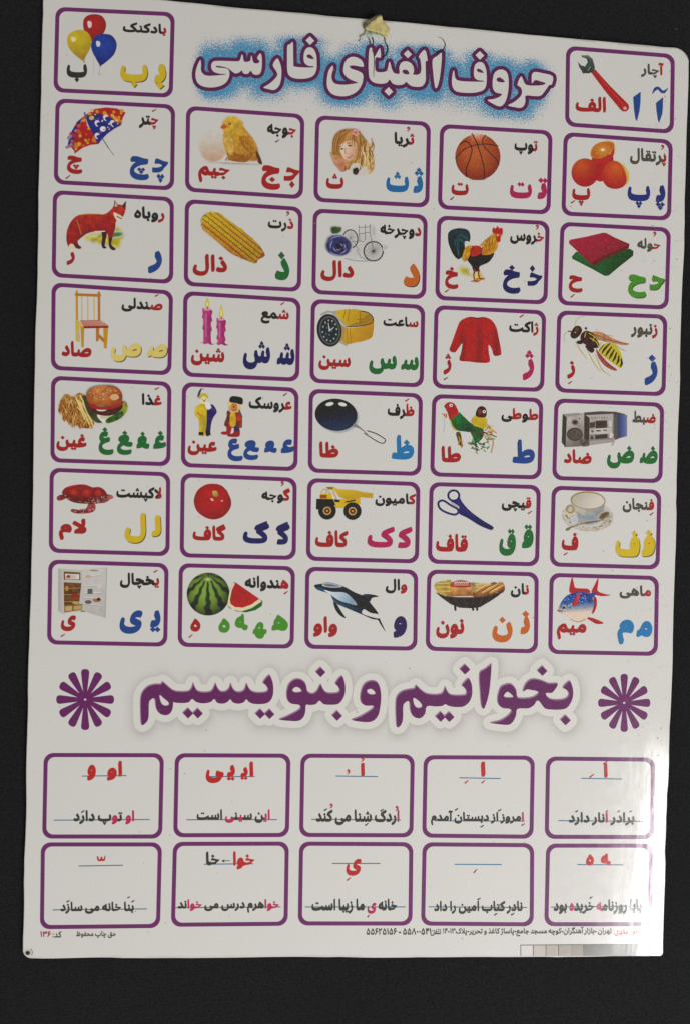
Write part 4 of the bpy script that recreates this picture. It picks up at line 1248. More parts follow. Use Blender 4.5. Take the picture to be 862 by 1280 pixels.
def P_truck():
    h = pic('c2r5', 'dump_truck_picture'); p = h[0]
    Y_ = (222, 184, 20)
    p.F([(215, 180), (380, 150), (380, 205), (300, 230), (225, 228)], Y_, smooth=False, g=14, n=.15)
    p.F([(165, 95), (215, 95), (240, 108), (350, 115), (400, 128), (462, 134), (458, 166), (380, 160), (330, 178), (250, 160), (225, 125)], lg((228, 196, 40), (206, 160, 10), 300, 100, 310, 175), smooth=False, g=12)
    p.F([(165, 95), (212, 95), (205, 112), (180, 110)], (150, 120, 20), smooth=False)
    p.F([(132, 130), (148, 105), (178, 108), (200, 140), (205, 172), (130, 172)], (226, 190, 40), smooth=False); p.F([(140, 128), (150, 114), (160, 114), (160, 136), (140, 136)], (206, 206, 200), smooth=False); p.F([(168, 116), (180, 118), (186, 138), (168, 138)], (190, 190, 184), smooth=False)
    p.F([(126, 145), (170, 145), (170, 168), (126, 168)], (176, 90, 40), smooth=False, n=.3)
    p.S([(210, 125), (235, 182)], 9, (196, 170, 120), smooth=False); p.F([(215, 172), (255, 178), (250, 192), (220, 190)], (40, 36, 30), smooth=False)
    p.F([(104, 170), (210, 172), (225, 210), (112, 238), (102, 235)], (34, 32, 30), smooth=False); p.S([(290, 190), (345, 180)], 9, (50, 44, 30), smooth=False)
    for x, y, r_ in ((172, 246, 56), (331, 248, 56)):
        p.E(x, y, r_, r_, (36, 34, 32), n=.25, ns=12, g=9); p.E(x, y, 30, 30, (58, 50, 34)); p.E(x, y, 26, 26, (206, 174, 90)); p.E(x, y, 19, 19, (130, 50, 26))
        for k in range(6): p.E(x + 14 * math.cos(k * 1.047), y + 14 * math.sin(k * 1.047), 4, 4, (60, 40, 24))
        p.E(x, y, 6, 6, (214, 180, 90))
    done(h)


def P_whale():
    h = pic('c2r6', 'dolphin_picture'); p = h[0]
    D = (26, 34, 46); B_ = (40, 84, 112)
    p.F([(240, 265), (262, 285), (290, 330), (314, 368), (280, 352), (252, 318), (238, 280)], D)
    p.F([(418, 222), (460, 216), (522, 230), (480, 240), (465, 262), (430, 250)], lg((30, 70, 96), (20, 30, 40), 430, 220, 480, 250), g=9)
    p.F([(116, 160), (165, 150), (200, 142), (255, 152), (310, 172), (370, 205), (440, 235), (475, 280), (515, 332), (528, 372), (565, 455), (530, 405), (515, 380), (480, 374), (420, 348), (350, 318), (290, 292), (240, 265), (220, 222), (170, 198), (135, 188)], lg((34, 46, 60), (18, 24, 32), 200, 150, 420, 350), g=9, n=.2)
    p.F([(165, 155), (200, 145), (270, 158), (290, 170), (240, 175), (180, 168)], (64, 110, 136), soft=8, g=8); p.F([(128, 172), (170, 178), (200, 200), (160, 198)], B_, g=9)
    p.F([(178, 190), (230, 202), (300, 205), (345, 232), (385, 285), (330, 275), (270, 255), (230, 228)], lg((216, 222, 222), (130, 160, 178), 200, 200, 340, 280), g=8)
    p.F([(222, 215), (250, 255), (330, 285), (425, 320), (415, 342), (340, 310), (260, 280), (232, 250)], lg((50, 96, 128), (24, 50, 76), 240, 240, 400, 330), g=9)
    p.F([(428, 312), (470, 335), (520, 345), (524, 370), (480, 362), (418, 340)], (206, 204, 200)); p.S([(186, 196), (210, 210)], 3, (230, 230, 230))
    done(h)


def P_ball():
    h = pic('c3r1', 'basketball_picture'); p = h[0]
    p.E(312, 402, 60, 8, (120, 100, 90), soft=6, g=6)
    p.E(312, 260, 143, 146, lambda x, y: rg((204, 104, 56), (140, 52, 22), 300, 230, 175, 1.6)(x, y) + (np.clip(1 - np.hypot(x - 312, (y - 100) * 1.2) / 85, 0, 1) ** 1.2)[:, None] * np.array((90, 130, 150)), g=8, n=.1, ns=10)
    ln = (56, 26, 20)
    p.S([(172, 270), (220, 215), (290, 185), (370, 178), (440, 190)], 6, ln)
    p.S([(276, 112), (305, 170), (335, 260), (352, 340), (352, 398)], 7, ln)
    p.S([(200, 178), (235, 160), (262, 180), (275, 215), (262, 270), (240, 330), (240, 385)], 7, ln)
    p.S([(362, 122), (342, 150), (350, 190), (385, 230), (425, 270), (445, 310)], 6, ln)
    blots(p, [(190, 200), (300, 130), (430, 200), (430, 320), (310, 400), (200, 330)], 120, (1.2, 2.2), [(136, 58, 28), (184, 100, 62)], 2)
    done(h)


def P_rooster():
    h = pic('c3r2', 'rooster_picture'); p = h[0]
    p.F([(200, 385), (250, 360), (290, 380), (300, 410), (350, 395), (380, 440), (340, 480), (300, 450), (250, 435), (210, 410)], (206, 196, 40), soft=26, g=9, n=.4)
    tail = [(150, 160), (180, 135), (230, 128), (275, 140), (290, 175), (285, 215), (262, 250), (245, 300), (215, 325), (185, 300), (165, 260), (150, 215)]
    p.F(tail, lg((20, 60, 66), (14, 34, 38), 200, 130, 230, 320), g=8, n=.6, ns=12)
    r = random.Random(6)
    for i in range(26):
        a = i / 25; x0, y0 = 282 - a * 20, 180 + a * 50
        p.S([(x0, y0), (230 - a * 20, 150 + a * 60), (160 + a * 60 + r.uniform(-10, 10), 170 + a * 150)], [3, 7, 2], r.choice([(22, 70, 76), (12, 40, 46), (34, 92, 100), (10, 26, 30), (70, 116, 116)]))
    p.F([(255, 215), (285, 215), (300, 250), (262, 262)], (206, 200, 190), soft=6, g=7)
    p.F([(262, 260), (300, 240), (370, 255), (440, 280), (410, 340), (350, 370), (345, 400), (310, 400), (300, 370), (265, 320)], (48, 26, 24), n=.3, g=9)
    p.F([(245, 285), (265, 245), (300, 240), (290, 290), (262, 340), (240, 325)], (206, 150, 40), n=.4, ns=9, g=7)
    p.F([(288, 265), (315, 240), (355, 245), (362, 280), (330, 302), (295, 305)], (190, 50, 24), n=.2, g=9)
    p.F([(430, 165), (455, 160), (465, 200), (462, 250), (430, 290), (385, 298), (362, 290), (370, 240), (350, 238), (390, 200)], lg((206, 160, 40), (214, 140, 30), 440, 170, 390, 290), n=.4, ns=9, g=7)
    for i in range(24):
        x = r.uniform(370, 455); y = r.uniform(190, 255); p.S([(x, y), (x - r.uniform(4, 14), y + 34)], [4, 1.5], r.choice([(232, 190, 70), (176, 104, 20), (150, 84, 20)]), smooth=False)
    p.F([(430, 155), (435, 125), (450, 132), (462, 116), (474, 130), (492, 128), (495, 160), (482, 185), (480, 210), (462, 218), (452, 195), (450, 165)], (196, 30, 30)); p.E(464, 172, 8, 7, (226, 190, 170)); p.E(465, 172, 3.5, 3.5, (30, 20, 20)); p.F([(482, 168), (498, 178), (482, 184)], (214, 180, 70), smooth=False)
    for q in (((318, 395), (312, 430), (318, 462)), ((345, 395), (342, 420), (350, 448))): p.S(q, [12, 8, 8], (170, 60, 34))
    for x, y in ((318, 462), (350, 448)):
        for dx, dy in ((-24, 4), (26, 8), (32, -2), (4, 10)): p.S([(x, y), (x + dx, y + dy)], [8, 4], (184, 70, 40), smooth=False)
    done(h)


def P_jacket():
    h = pic('c3r3', 'jacket_picture'); p = h[0]
    out = [(250, 118), (290, 106), (335, 112), (380, 108), (425, 128), (455, 175), (470, 240), (486, 330), (478, 350), (440, 352), (425, 310), (406, 285), (406, 330), (412, 392), (350, 398), (280, 390), (222, 382), (232, 330), (240, 275), (218, 300), (192, 332), (158, 318), (175, 265), (205, 180), (222, 140)]
    p.F(out, lambda x, y: np.array((186, 22, 18.))[None] * (1.03 - 0.22 * np.clip(np.sin(x / 17.) * np.exp(-((y - 300) / 130.) ** 2), 0, 1))[:, None], g=8, n=.12)
    p.S([(238, 275), (232, 200)], [3, 1.5], (140, 14, 14)); p.S([(408, 285), (405, 210)], [3, 1.5], (140, 14, 14))
    p.S([(310, 112), (335, 118), (360, 112)], 8, (110, 12, 14)); p.S([(222, 376), (300, 386), (410, 386)], 3, (140, 14, 14)); p.S([(160, 310), (192, 324)], 3, (140, 14, 14)); p.S([(438, 345), (482, 338)], 3, (140, 14, 14))
    done(h)


def P_parrots():
    h = pic('c3r4', 'parrot_picture'); p = h[0]
    p.S([(150, 160), (152, 230), (146, 280)], 3, (180, 170, 150)); 
    for dx in (-12, 0, 12): p.S([(165, 188), (152 + dx, 165)], 7, (206, 130, 60), smooth=False)
    p.F([(310, 260), (360, 265), (400, 280), (390, 320), (350, 350), (330, 310)], (30, 96, 46), n=.4)
    p.F([(225, 285), (250, 280), (262, 330), (268, 370), (245, 360), (232, 320)], (90, 70, 40), n=.6, ns=9)
    for q in (((240, 310), (262, 350), (258, 378)), ((250, 320), (240, 360))): p.S(q, 7, (206, 140, 50))
    p.F([(186, 190), (240, 155), (268, 175), (310, 215), (360, 250), (400, 275), (340, 280), (270, 275), (225, 265), (200, 230)], lg((24, 112, 50), (16, 74, 50), 220, 180, 340, 270), g=9, n=.35)
    p.F([(188, 195), (205, 240), (230, 268), (210, 262), (190, 225)], (190, 190, 50)); 
    p.F([(152, 110), (180, 90), (212, 98), (232, 130), (240, 160), (215, 180), (188, 205), (172, 160), (160, 135)], (188, 36, 30), n=.15, g=9); p.E(193, 110, 11, 10, (226, 222, 216)); p.E(194, 110, 5, 5, (30, 26, 26)); p.F([(152, 108), (165, 108), (160, 132), (150, 122)], (150, 60, 50), smooth=False)
    p.F([(320, 210), (345, 175), (390, 180), (418, 195), (418, 240), (390, 268), (345, 245)], (214, 184, 36), n=.15, g=9); p.F([(335, 240), (400, 262), (380, 278), (340, 262)], (40, 100, 44))
    p.F([(352, 150), (370, 120), (400, 118), (417, 140), (415, 180), (385, 188), (352, 178)], (74, 34, 28), n=.15, g=9); p.E(403, 150, 10, 10, (226, 222, 214)); p.E(403, 150, 4.5, 4.5, (24, 22, 22)); p.F([(366, 140), (380, 134), (386, 158), (372, 166)], (160, 50, 40))
    p.S([(300, 275), (400, 282), (480, 310)], [8, 10, 6], (110, 60, 46))
    for q in (((420, 230), (450, 260), (478, 285)), ((430, 300), (460, 340), (448, 408)), ((410, 270), (440, 240)), ((405, 300), (430, 350))): p.S(q, 8, (196, 156, 84))
    r = random.Random(5)
    for i in range(30):
        x, y = r.uniform(330, 440), r.uniform(300, 395); a = r.uniform(0, 360); L = r.uniform(18, 36)
        p.S([(x, y), (x + L * math.cos(R_(a)) / 2, y + L * .5 * math.sin(R_(a)) + 2), (x + L * math.cos(R_(a)), y + L * .8 * math.sin(R_(a)))], [2, 9, 1.5], r.choice([(40, 100, 44), (80, 130, 54), (28, 74, 36), (120, 146, 70)]))
    for a in ((300, 345), (310, 360), (298, 352)): p.S([(350, 355), a], [8, 2], (50, 110, 48), smooth=False)
    for i in range(12): x, y = r.uniform(410, 470), r.uniform(225, 300); p.E(x, y, 7, 5, r.choice([(216, 176, 100), (190, 120, 60), (226, 200, 140)]))
    done(h)


def P_scissors():
    h = pic('c3r5', 'scissors_picture'); p = h[0]
    c = (40, 40, 100)
    t = np.linspace(0, 2 * np.pi, 22, endpoint=False)
    p.S(np.stack([210 + 35 * np.cos(t), 124 + 33 * np.sin(t)], 1), 13, c, closed=True, smooth=False)
    p.S([(112, 175), (125, 158), (150, 158), (190, 185), (232, 208), (238, 232), (215, 245), (165, 232), (125, 208)], 13, c, closed=True)
    p.F([(240, 110), (255, 150), (285, 192), (330, 235), (400, 285), (460, 322), (452, 342), (430, 338), (370, 312), (300, 268), (245, 240), (238, 215), (245, 195), (210, 175), (195, 162), (225, 158), (240, 140)], lg((46, 44, 112), (32, 32, 84), 250, 180, 440, 330), g=12, n=.15)
    p.F([(188, 165), (205, 168), (240, 190), (236, 200), (205, 185)], (176, 172, 176)); p.S([(270, 200), (300, 228), (340, 258)], 3, (70, 70, 140))
    done(h)


def P_bread():
    h = pic('c3r6', 'bread_basket_picture'); p = h[0]
    p.F([(112, 180), (118, 145), (165, 130), (225, 132), (230, 230), (180, 228), (135, 215)], lg((206, 180, 80), (176, 140, 50), 130, 140, 160, 225), g=9, n=.3, soft=3)
    p.F([(350, 150), (390, 145), (450, 155), (490, 150), (500, 220), (400, 230), (350, 225)], (196, 160, 90), n=.3, g=9)
    p.F([(352, 222), (368, 196), (410, 178), (452, 186), (470, 212), (430, 232), (370, 234)], rg((196, 144, 90), (120, 74, 40), 405, 185, 62), g=8)
    p.F([(450, 165), (480, 142), (510, 148), (515, 195), (485, 215), (458, 200)], rg((176, 116, 66), (96, 52, 34), 478, 165, 50), g=8); p.F([(510, 150), (545, 142), (560, 180), (545, 208), (515, 205)], lg((196, 150, 80), (110, 50, 36), 515, 150, 550, 200), g=8)
    for q in (((360, 158), (430, 150), (470, 158)), ((370, 172), (440, 166)), ((130, 150), (205, 146)), ((124, 172), (212, 170)), ((132, 196), (214, 198))): p.S(q, [5, 9, 4] if len(q) == 3 else [5, 7], (222, 192, 116))
    for q in (((372, 208), (420, 176), (470, 160)), ((415, 214), (462, 186), (512, 160)), ((465, 212), (505, 190), (550, 165))):
        p.S(q, [16, 32, 14], (150, 92, 42)); p.S([(a, b - 4) for a, b in q], [8, 20, 8], (206, 150, 82)); p.S([(a, b - 9) for a, b in q], [3, 7, 3], (232, 196, 132))
    p.F([(218, 172), (350, 170), (352, 228), (218, 230)], lg((206, 150, 90), (160, 96, 50), 220, 175, 220, 230), n=.35, g=8, smooth=False); p.F([(218, 170), (230, 140), (280, 128), (335, 140), (352, 170)], (176, 60, 44), n=.3, g=9)
    for x in range(240, 335, 12): p.S([(x, 148), (x + 8, 138)], 5, (228, 216, 200), smooth=False)
    p.S([(240, 158), (330, 158)], 4, (226, 190, 160), smooth=False)
    p.F([(340, 150), (365, 145), (380, 180), (355, 190)], (176, 150, 100), n=.4, g=8)
    p.F([(125, 210), (180, 228), (260, 236), (340, 236), (420, 232), (500, 212), (552, 195), (520, 225), (465, 262), (400, 300), (340, 306), (270, 302), (215, 280), (160, 240)], (48, 36, 28), smooth=False, n=.4, ns=10, g=9)
    for x0, y0, x1, y1 in ((180, 236, 240, 290), (240, 240, 280, 300), (300, 240, 320, 304), (360, 240, 350, 304), (420, 236, 390, 300), (480, 226, 430, 280)): p.S([(x0, y0), (x1, y1)], 2.5, (96, 78, 58), smooth=False)
    for x in (244, 356, 382): p.S([(x, 292), (x + 2, 316)], 13, (40, 32, 28), smooth=False)
    p.S([(126, 210), (200, 234), (330, 240), (450, 230), (550, 196)], 5, (86, 66, 46))
    done(h)


def P_wrench():
    h = pic('c4r0', 'wrench_picture'); p = h[0]
    p.S([(250, 200), (340, 310), (445, 425)], [32, 46, 60], lambda x, y: np.array((186, 22, 24.))[None] * np.ones(len(x))[:, None], smooth=False)
    p.S([(262, 205), (345, 305), (440, 415)], [3, 5, 5], (206, 70, 66)); p.E(447, 432, 12, 12, (196, 130, 120)); p.E(449, 434, 8, 8, (190, 184, 174))
    p.F([(170, 98), (215, 96), (242, 118), (252, 150), (258, 178), (240, 205), (215, 212), (195, 210), (182, 214), (172, 192), (158, 172), (150, 140), (172, 162), (196, 168), (212, 140), (205, 118), (178, 110)], lg((92, 104, 98), (48, 62, 58), 180, 100, 230, 210), smooth=False, g=8, n=.25)
    p.E(222, 182, 14, 16, (60, 70, 66)); p.S([(214, 192), (228, 170)], 5, (150, 156, 146), smooth=False); p.S([(186, 102), (212, 102), (232, 118)], 3, (150, 158, 150))
    done(h)


def P_oranges():
    h = pic('c4r1', 'orange_picture'); p = h[0]
    p.F([(400, 235), (450, 250), (485, 300), (488, 360), (460, 395), (430, 300)], (214, 190, 60), soft=12, g=8); p.F([(330, 110), (380, 108), (402, 150), (395, 195), (370, 200)], (220, 190, 60), soft=10, g=8)
    p.F([(250, 215), (300, 220), (370, 190), (385, 235), (350, 300), (320, 360), (275, 355), (250, 300)], (190, 40, 14), g=9, n=.15)
    p.E(205, 308, 86, 90, rg((214, 96, 26), (176, 28, 10), 180, 265, 130), g=8, n=.08)
    p.F([(310, 330), (330, 270), (370, 235), (415, 240), (450, 280), (470, 350), (450, 395), (400, 412), (350, 400), (320, 365)], rg((220, 104, 30), (180, 26, 10), 400, 280, 150), g=8, n=.08)
    p.F([(240, 195), (252, 150), (290, 120), (340, 110), (385, 118), (390, 150), (360, 190), (310, 215), (262, 222)], (206, 130, 30)); p.F([(250, 190), (262, 152), (298, 128), (340, 118), (378, 126), (380, 150), (352, 182), (308, 205), (268, 212)], rg((226, 150, 50), (204, 96, 16), 318, 164, 70), g=7)
    for a in range(0, 360, 36): p.S([(318, 164), (318 + 56 * math.cos(R_(a)), 164 + 36 * math.sin(R_(a)))], 2, (226, 176, 90), smooth=False)
    p.E(318, 164, 13, 9, (232, 214, 180)); p.E(228, 228, 6, 4, (130, 90, 20))
    p.F([(255, 218), (310, 218), (365, 190), (388, 150), (385, 200), (345, 240), (280, 250)], (196, 50, 16), g=9)
    done(h)


def P_towels():
    h = pic('c4r2', 'towel_picture'); p = h[0]
    p.F([(132, 268), (158, 238), (300, 230), (500, 218), (522, 232), (520, 262), (440, 325), (365, 388), (340, 390), (240, 335), (135, 282)], lg((22, 106, 54), (14, 78, 40), 200, 250, 440, 340), smooth=False, g=9, n=.25, ns=14)
    p.S([(140, 272), (345, 385)], 3, (12, 60, 30), smooth=False); p.S([(355, 378), (520, 250)], 4, (12, 60, 30), smooth=False)
    p.F([(112, 170), (125, 160), (230, 140), (330, 116), (352, 118), (400, 145), (498, 188), (492, 215), (400, 255), (330, 290), (280, 325), (250, 315), (190, 255), (118, 188)], lg((176, 18, 66), (146, 14, 52), 250, 130, 350, 290), smooth=False, g=8, n=.2, ns=12)
    p.F([(260, 300), (330, 262), (490, 196), (492, 214), (400, 255), (330, 290), (280, 325), (262, 318)], (112, 10, 38), smooth=False, g=10, n=.25); p.S([(116, 182), (190, 245), (258, 312)], 4, (120, 10, 44), smooth=False)
    done(h)


def P_wasp():
    h = pic('c4r3', 'wasp_picture'); p = h[0]
    leg = (196, 176, 90)
    for q in (((165, 150), (172, 110), (195, 85), (228, 76)), ((130, 175), (105, 185), (98, 215), (104, 245))): p.S(q, 3, leg)
    for q in (((172, 240), (205, 300), (245, 350)), ((245, 290), (285, 370), (328, 432)), ((295, 320), (335, 410), (360, 435), (392, 455)), ((415, 250), (460, 285), (495, 300)), ((240, 275), (262, 300)), ((325, 190), (410, 205))): p.S(q, [5, 7, 3], leg)
    p.F([(270, 180), (330, 178), (400, 215), (460, 240), (512, 252), (480, 262), (420, 250), (340, 235), (280, 210)], (186, 120, 60), n=.4, ns=12, g=8, alpha=.9); p.S([(280, 190), (400, 232), (500, 254)], 3, (120, 50, 30))
    p.F([(320, 285), (350, 255), (400, 248), (440, 280), (466, 340), (466, 400), (440, 398), (380, 355), (330, 315)], (206, 190, 50), g=9)
    for i in range(6):
        k = i * 24; p.S([(338 + k * .95, 312 + k * .72), (352 + k * .93, 288 + k * .75), (385 + k * .62, 252 + k * .80)], [6, 15, 8], (54, 42, 16))
    p.F([(300, 285), (330, 320), (380, 375), (432, 415), (415, 422), (360, 395), (315, 340)], (176, 84, 74), n=.3, g=8); p.S([(305, 295), (360, 365), (425, 415)], 3, (130, 40, 34))
    p.F([(205, 195), (235, 170), (280, 185), (310, 225), (320, 270), (285, 280), (240, 262), (205, 235)], (70, 32, 30), n=.35, g=8)
    for q in (((255, 185), (300, 215), (325, 262)), ((262, 215), (300, 240), (318, 275)), ((235, 180), (228, 210)), ((290, 205), (280, 235))): p.S(q, 5, (206, 190, 70))
    p.S([(312, 282), (335, 245)], 5, (206, 190, 60), smooth=False); p.S([(320, 298), (350, 258)], 4, (50, 40, 16), smooth=False)
    p.F([(235, 270), (262, 262), (290, 290), (275, 310), (250, 295)], (60, 34, 34)); p.F([(176, 240), (205, 230), (215, 250), (190, 255)], (60, 34, 30))
    p.F([(140, 185), (165, 145), (195, 140), (212, 165), (195, 200), (165, 220), (142, 210)], (64, 34, 30), n=.4, ns=9, g=7); p.E(180, 160, 12, 14, (100, 70, 50), rot=30); p.S([(145, 175), (125, 172)], 6, (50, 30, 26)); p.E(168, 180, 6, 5, (190, 160, 60)); p.E(236, 155, 7, 9, (60, 34, 30)); p.E(240, 270, 8, 8, (60, 34, 30))
    done(h)


def P_stereo():
    h = pic('c4r4', 'stereo_picture'); p = h[0]
    p.F([(240, 130), (345, 122), (440, 125), (500, 140), (495, 150), (240, 160)], (84, 76, 70), smooth=False)
    p.F([(440, 140), (512, 146), (512, 280), (440, 300)], lg((52, 62, 112), (116, 128, 178), 450, 0, 512, 0), smooth=False, g=12)
    p.F([(420, 140), (452, 145), (452, 300), (425, 305)], (96, 88, 84), smooth=False)
    p.F([(236, 148), (425, 138), (425, 312), (270, 340), (240, 330)], lg((176, 170, 164), (130, 122, 116), 300, 140, 320, 335), smooth=False, g=12, n=.12)
    p.F([(240, 140), (275, 165), (270, 335), (240, 325)], (70, 60, 54), smooth=False)
    for x in range(290, 400, 16): p.E(x, 164, 4, 3, (80, 72, 68))
    p.F([(275, 195), (310, 188), (308, 225), (275, 228)], (86, 66, 56), smooth=False); p.F([(312, 182), (385, 180), (385, 226), (312, 230)], (76, 62, 54), smooth=False, n=.3); p.F([(395, 182), (415, 182), (415, 222), (395, 224)], (196, 190, 184), smooth=False)
    p.F([(275, 236), (415, 226), (415, 262), (275, 268)], (190, 184, 178), smooth=False, n=.15); p.E(330, 246, 18, 5, (70, 64, 60)); p.E(372, 242, 14, 4, (70, 64, 60)); p.E(292, 248, 10, 10, (120, 112, 108))
    p.F([(310, 274), (388, 266), (388, 292), (310, 300)], (70, 60, 54), smooth=False); p.E(290, 290, 9, 12, (80, 72, 66)); p.F([(400, 262), (425, 262), (425, 292), (400, 292)], (206, 200, 192), smooth=False)
    p.F([(270, 310), (420, 300), (425, 318), (275, 338)], (160, 152, 146), smooth=False)
    p.F([(106, 140), (240, 134), (240, 320), (215, 345), (118, 350), (108, 330)], lg((190, 184, 176), (120, 112, 106), 130, 140, 230, 330), smooth=False, g=12, n=.15)
    p.F([(104, 140), (130, 160), (122, 352), (98, 320)], (70, 62, 56), smooth=False); p.F([(106, 140), (200, 134), (235, 142), (130, 158)], (150, 144, 138), smooth=False)
    p.E(180, 268, 50, 42, (72, 64, 58)); p.E(180, 268, 42, 35, (96, 84, 74), n=.3, ns=8, g=8); p.E(182, 192, 22, 18, (110, 102, 96)); p.E(182, 192, 12, 10, (56, 50, 46)); p.E(210, 168, 5, 5, (80, 74, 70))
    p.F([(215, 300), (262, 305), (270, 340), (230, 345), (212, 330)], (110, 96, 86), n=.6, ns=8); p.S([(420, 285), (430, 310), (418, 338)], 9, (170, 160, 150))
    done(h)


def P_cup():
    h = pic('c4r5', 'teacup_picture'); p = h[0]
    p.E(274, 230, 166, 98, (172, 156, 128), rot=4, g=12, soft=3); p.E(274, 228, 158, 91, lg((196, 186, 170), (182, 176, 166), 150, 200, 400, 290), rot=4, g=10, n=.15, ns=14); p.E(276, 246, 96, 50, (160, 158, 154), soft=16, g=9)
    blots(p, [(130, 220), (160, 270), (240, 310), (340, 312), (410, 270), (430, 220), (400, 220), (330, 290), (240, 292), (160, 240)], 60, (2, 5), [(160, 130, 80), (206, 196, 176), (130, 120, 100)], 3)
    p.F([(166, 130), (180, 190), (215, 232), (275, 250), (335, 240), (372, 195), (384, 140)], lg((190, 180, 164), (150, 150, 150), 200, 160, 280, 245), g=8, n=.12, smooth=False)
    p.F([(200, 205), (230, 238), (275, 250), (335, 242), (350, 222), (280, 228), (230, 218)], (140, 152, 164), g=9, n=.1)
    p.E(275, 130, 110, 56, (170, 140, 76), rot=2); p.E(275, 131, 103, 50, lg((180, 172, 158), (206, 200, 188), 200, 100, 320, 170), rot=2, g=9)
    p.E(375, 225, 44, 24, (110, 92, 60), rot=-30, soft=8, g=7, n=.3)
    t = np.linspace(0, 2 * np.pi, 14, endpoint=False)
    p.S(np.stack([163 + 22 * np.cos(t), 186 + 23 * np.sin(t)], 1), 9, (170, 146, 90), closed=True, smooth=False)
    p.E(186, 252, 24, 24, (176, 186, 196), soft=8, g=7)
    p.S([(150, 308), (200, 288), (280, 268), (350, 258), (400, 228)], [12, 5, 5, 5, 14], (140, 128, 96)); p.E(148, 312, 16, 8, (130, 120, 84), rot=-25); p.S([(260, 275), (330, 262)], 5, (84, 74, 56))
    done(h)


def P_fish():
    h = pic('c4r6', 'fish_picture'); p = h[0]
    rd = (188, 30, 30)
    p.F([(185, 182), (186, 130), (200, 84), (210, 120), (220, 150), (262, 155), (300, 158), (312, 182), (250, 190)], rd); p.F([(322, 178), (338, 140), (365, 90), (364, 130), (362, 170), (400, 188), (442, 198), (390, 204), (348, 196)], rd)
    p.F([(335, 205), (355, 222), (354, 270), (338, 308), (324, 312), (335, 270)], (176, 30, 30)); p.F([(285, 338), (330, 342), (400, 374), (355, 380), (320, 362)], rd)
    out = [(112, 296), (125, 252), (160, 205), (210, 182), (265, 178), (320, 185), (350, 178), (348, 196), (330, 215), (338, 255), (320, 310), (285, 352), (235, 370), (190, 352), (150, 318), (120, 308)]
    def f(x, y):
        t = np.clip((y - (235 + (x - 200) * -0.05)) / 75, 0, 1)
        b = np.array((36, 80, 158.)); w = np.array((216, 196, 176.))
        n_ = (vnoise(x / 7, y / 7, 4) - .5) * 70 * (1 - t)
        return b + (w - b) * t[:, None] + n_[:, None]
    p.F(out, f, g=6)
    blots(p, [(150, 230), (210, 190), (300, 185), (310, 220), (240, 270), (180, 280)], 60, (2, 4), [(140, 170, 206), (24, 50, 120)], 3)
    p.F([(205, 240), (240, 185), (245, 210), (228, 262), (208, 268)], (196, 60, 60), n=.3, g=8)
    p.E(147, 276, 13, 14, (130, 150, 150)); p.E(147, 276, 8, 9, (24, 30, 34)); p.S([(112, 296), (132, 300), (140, 294)], [12, 9, 3], (176, 96, 76)); p.S([(190, 352), (240, 368), (285, 350)], 4, (190, 150, 110))
    blots(p, [(120, 290), (170, 300), (200, 280), (190, 250), (150, 250)], 25, (2, 4), [(206, 214, 216), (60, 90, 150)], 8)
    done(h)


for fn in (P_balloons, P_umbrella, P_fox, P_chair, P_food, P_turtle, P_fridge, P_chick, P_corn, P_candles, P_dolls, P_tomato, P_melon, P_girl, P_bike, P_watch, P_pan, P_truck, P_whale,
           P_ball, P_rooster, P_jacket, P_parrots, P_scissors, P_bread, P_wrench, P_oranges, P_towels, P_wasp, P_stereo, P_cup, P_fish):
    fn()

# ------------------------------------------------------------------ sound cards at the bottom
BD = [
 ('b0', [(55.1, 941.2), (205.3, 941.5), (203, 1048.2), (53, 1048.2)], 'lower card with a sentence about a ball'),
 ('b1', [(218.9, 941.5), (363.4, 942.1), (361.3, 1046.3), (216.8, 1046.6)], 'lower card with a sentence about a tray'),
 ('b2', [(375.8, 942), (517.8, 943), (516, 1046.7), (374, 1046.2)], 'lower card with a sentence about a swimming duck'),
 ('b3', [(528.9, 944), (667.8, 944.6), (666, 1048.5), (527, 1047)], 'lower card with a sentence about coming from school'),
 ('b4', [(681.8, 945.6), (818.2, 947), (816.6, 1049), (680, 1048.5)], 'lower card with a sentence about pomegranates'),
 ('d0', [(51.5, 1053), (202.9, 1053), (200.3, 1160), (50.2, 1161.5)], 'lower card with a sentence about building a house'),
 ('d1', [(216.5, 1052.3), (361.3, 1052), (359.7, 1157.2), (213.9, 1158.5)], 'lower card with a small arrow between two words'),
 ('d2', [(374.1, 1052), (516, 1052.8), (514.8, 1157), (372.4, 1156.8)], 'lower card with one large red letter on a line'),
 ('d3', [(527.5, 1052.8), (667, 1054), (666.3, 1158), (525.5, 1157)], 'lower card with a sentence about a book'),
 ('d4', [(681.8, 1054.5), (815.7, 1054.5), (814, 1157.8), (679.5, 1157.8)], 'lower card with a sentence about a newspaper'),
]
for key, q, lab in BD:
    panel(key, 0, 0, q, lab, s=1.0)
LINE = (38, 120, 160); K2 = (62, 62, 54); P2 = PINK


def sound(key, s, ox, oy, lines, top, sentence, sbox, tmarks=(), smarks=()):
    """lines: ruled blue lines; top: [(colour, text, box)]; boxes in the enlarged crop's pixels"""
    po = PANELS[key][0]
    for x0, y0, x1, y1 in lines:
        p = Ink(s, ox, oy, z=4e-5); p.S([(x0, y0), (x1, y1)], 1.15 * s, LINE, smooth=False, cap=False); p.build('ruled_line', po)
    for c, t, b in top:
        p = Ink(s, ox, oy, z=6e-5); p.text([(c, t)], b, wt=1.3); p.build('sound_letter', po)
    if tmarks:
        p = Ink(s, ox, oy, z=8e-5); mark(p, tmarks); p.build('vowel_mark', po)
    if sentence:
        p = Ink(s, ox, oy, z=6e-5); p.text(sentence, sbox, wt=1.15); mark(p, smarks); p.build('sentence', po)


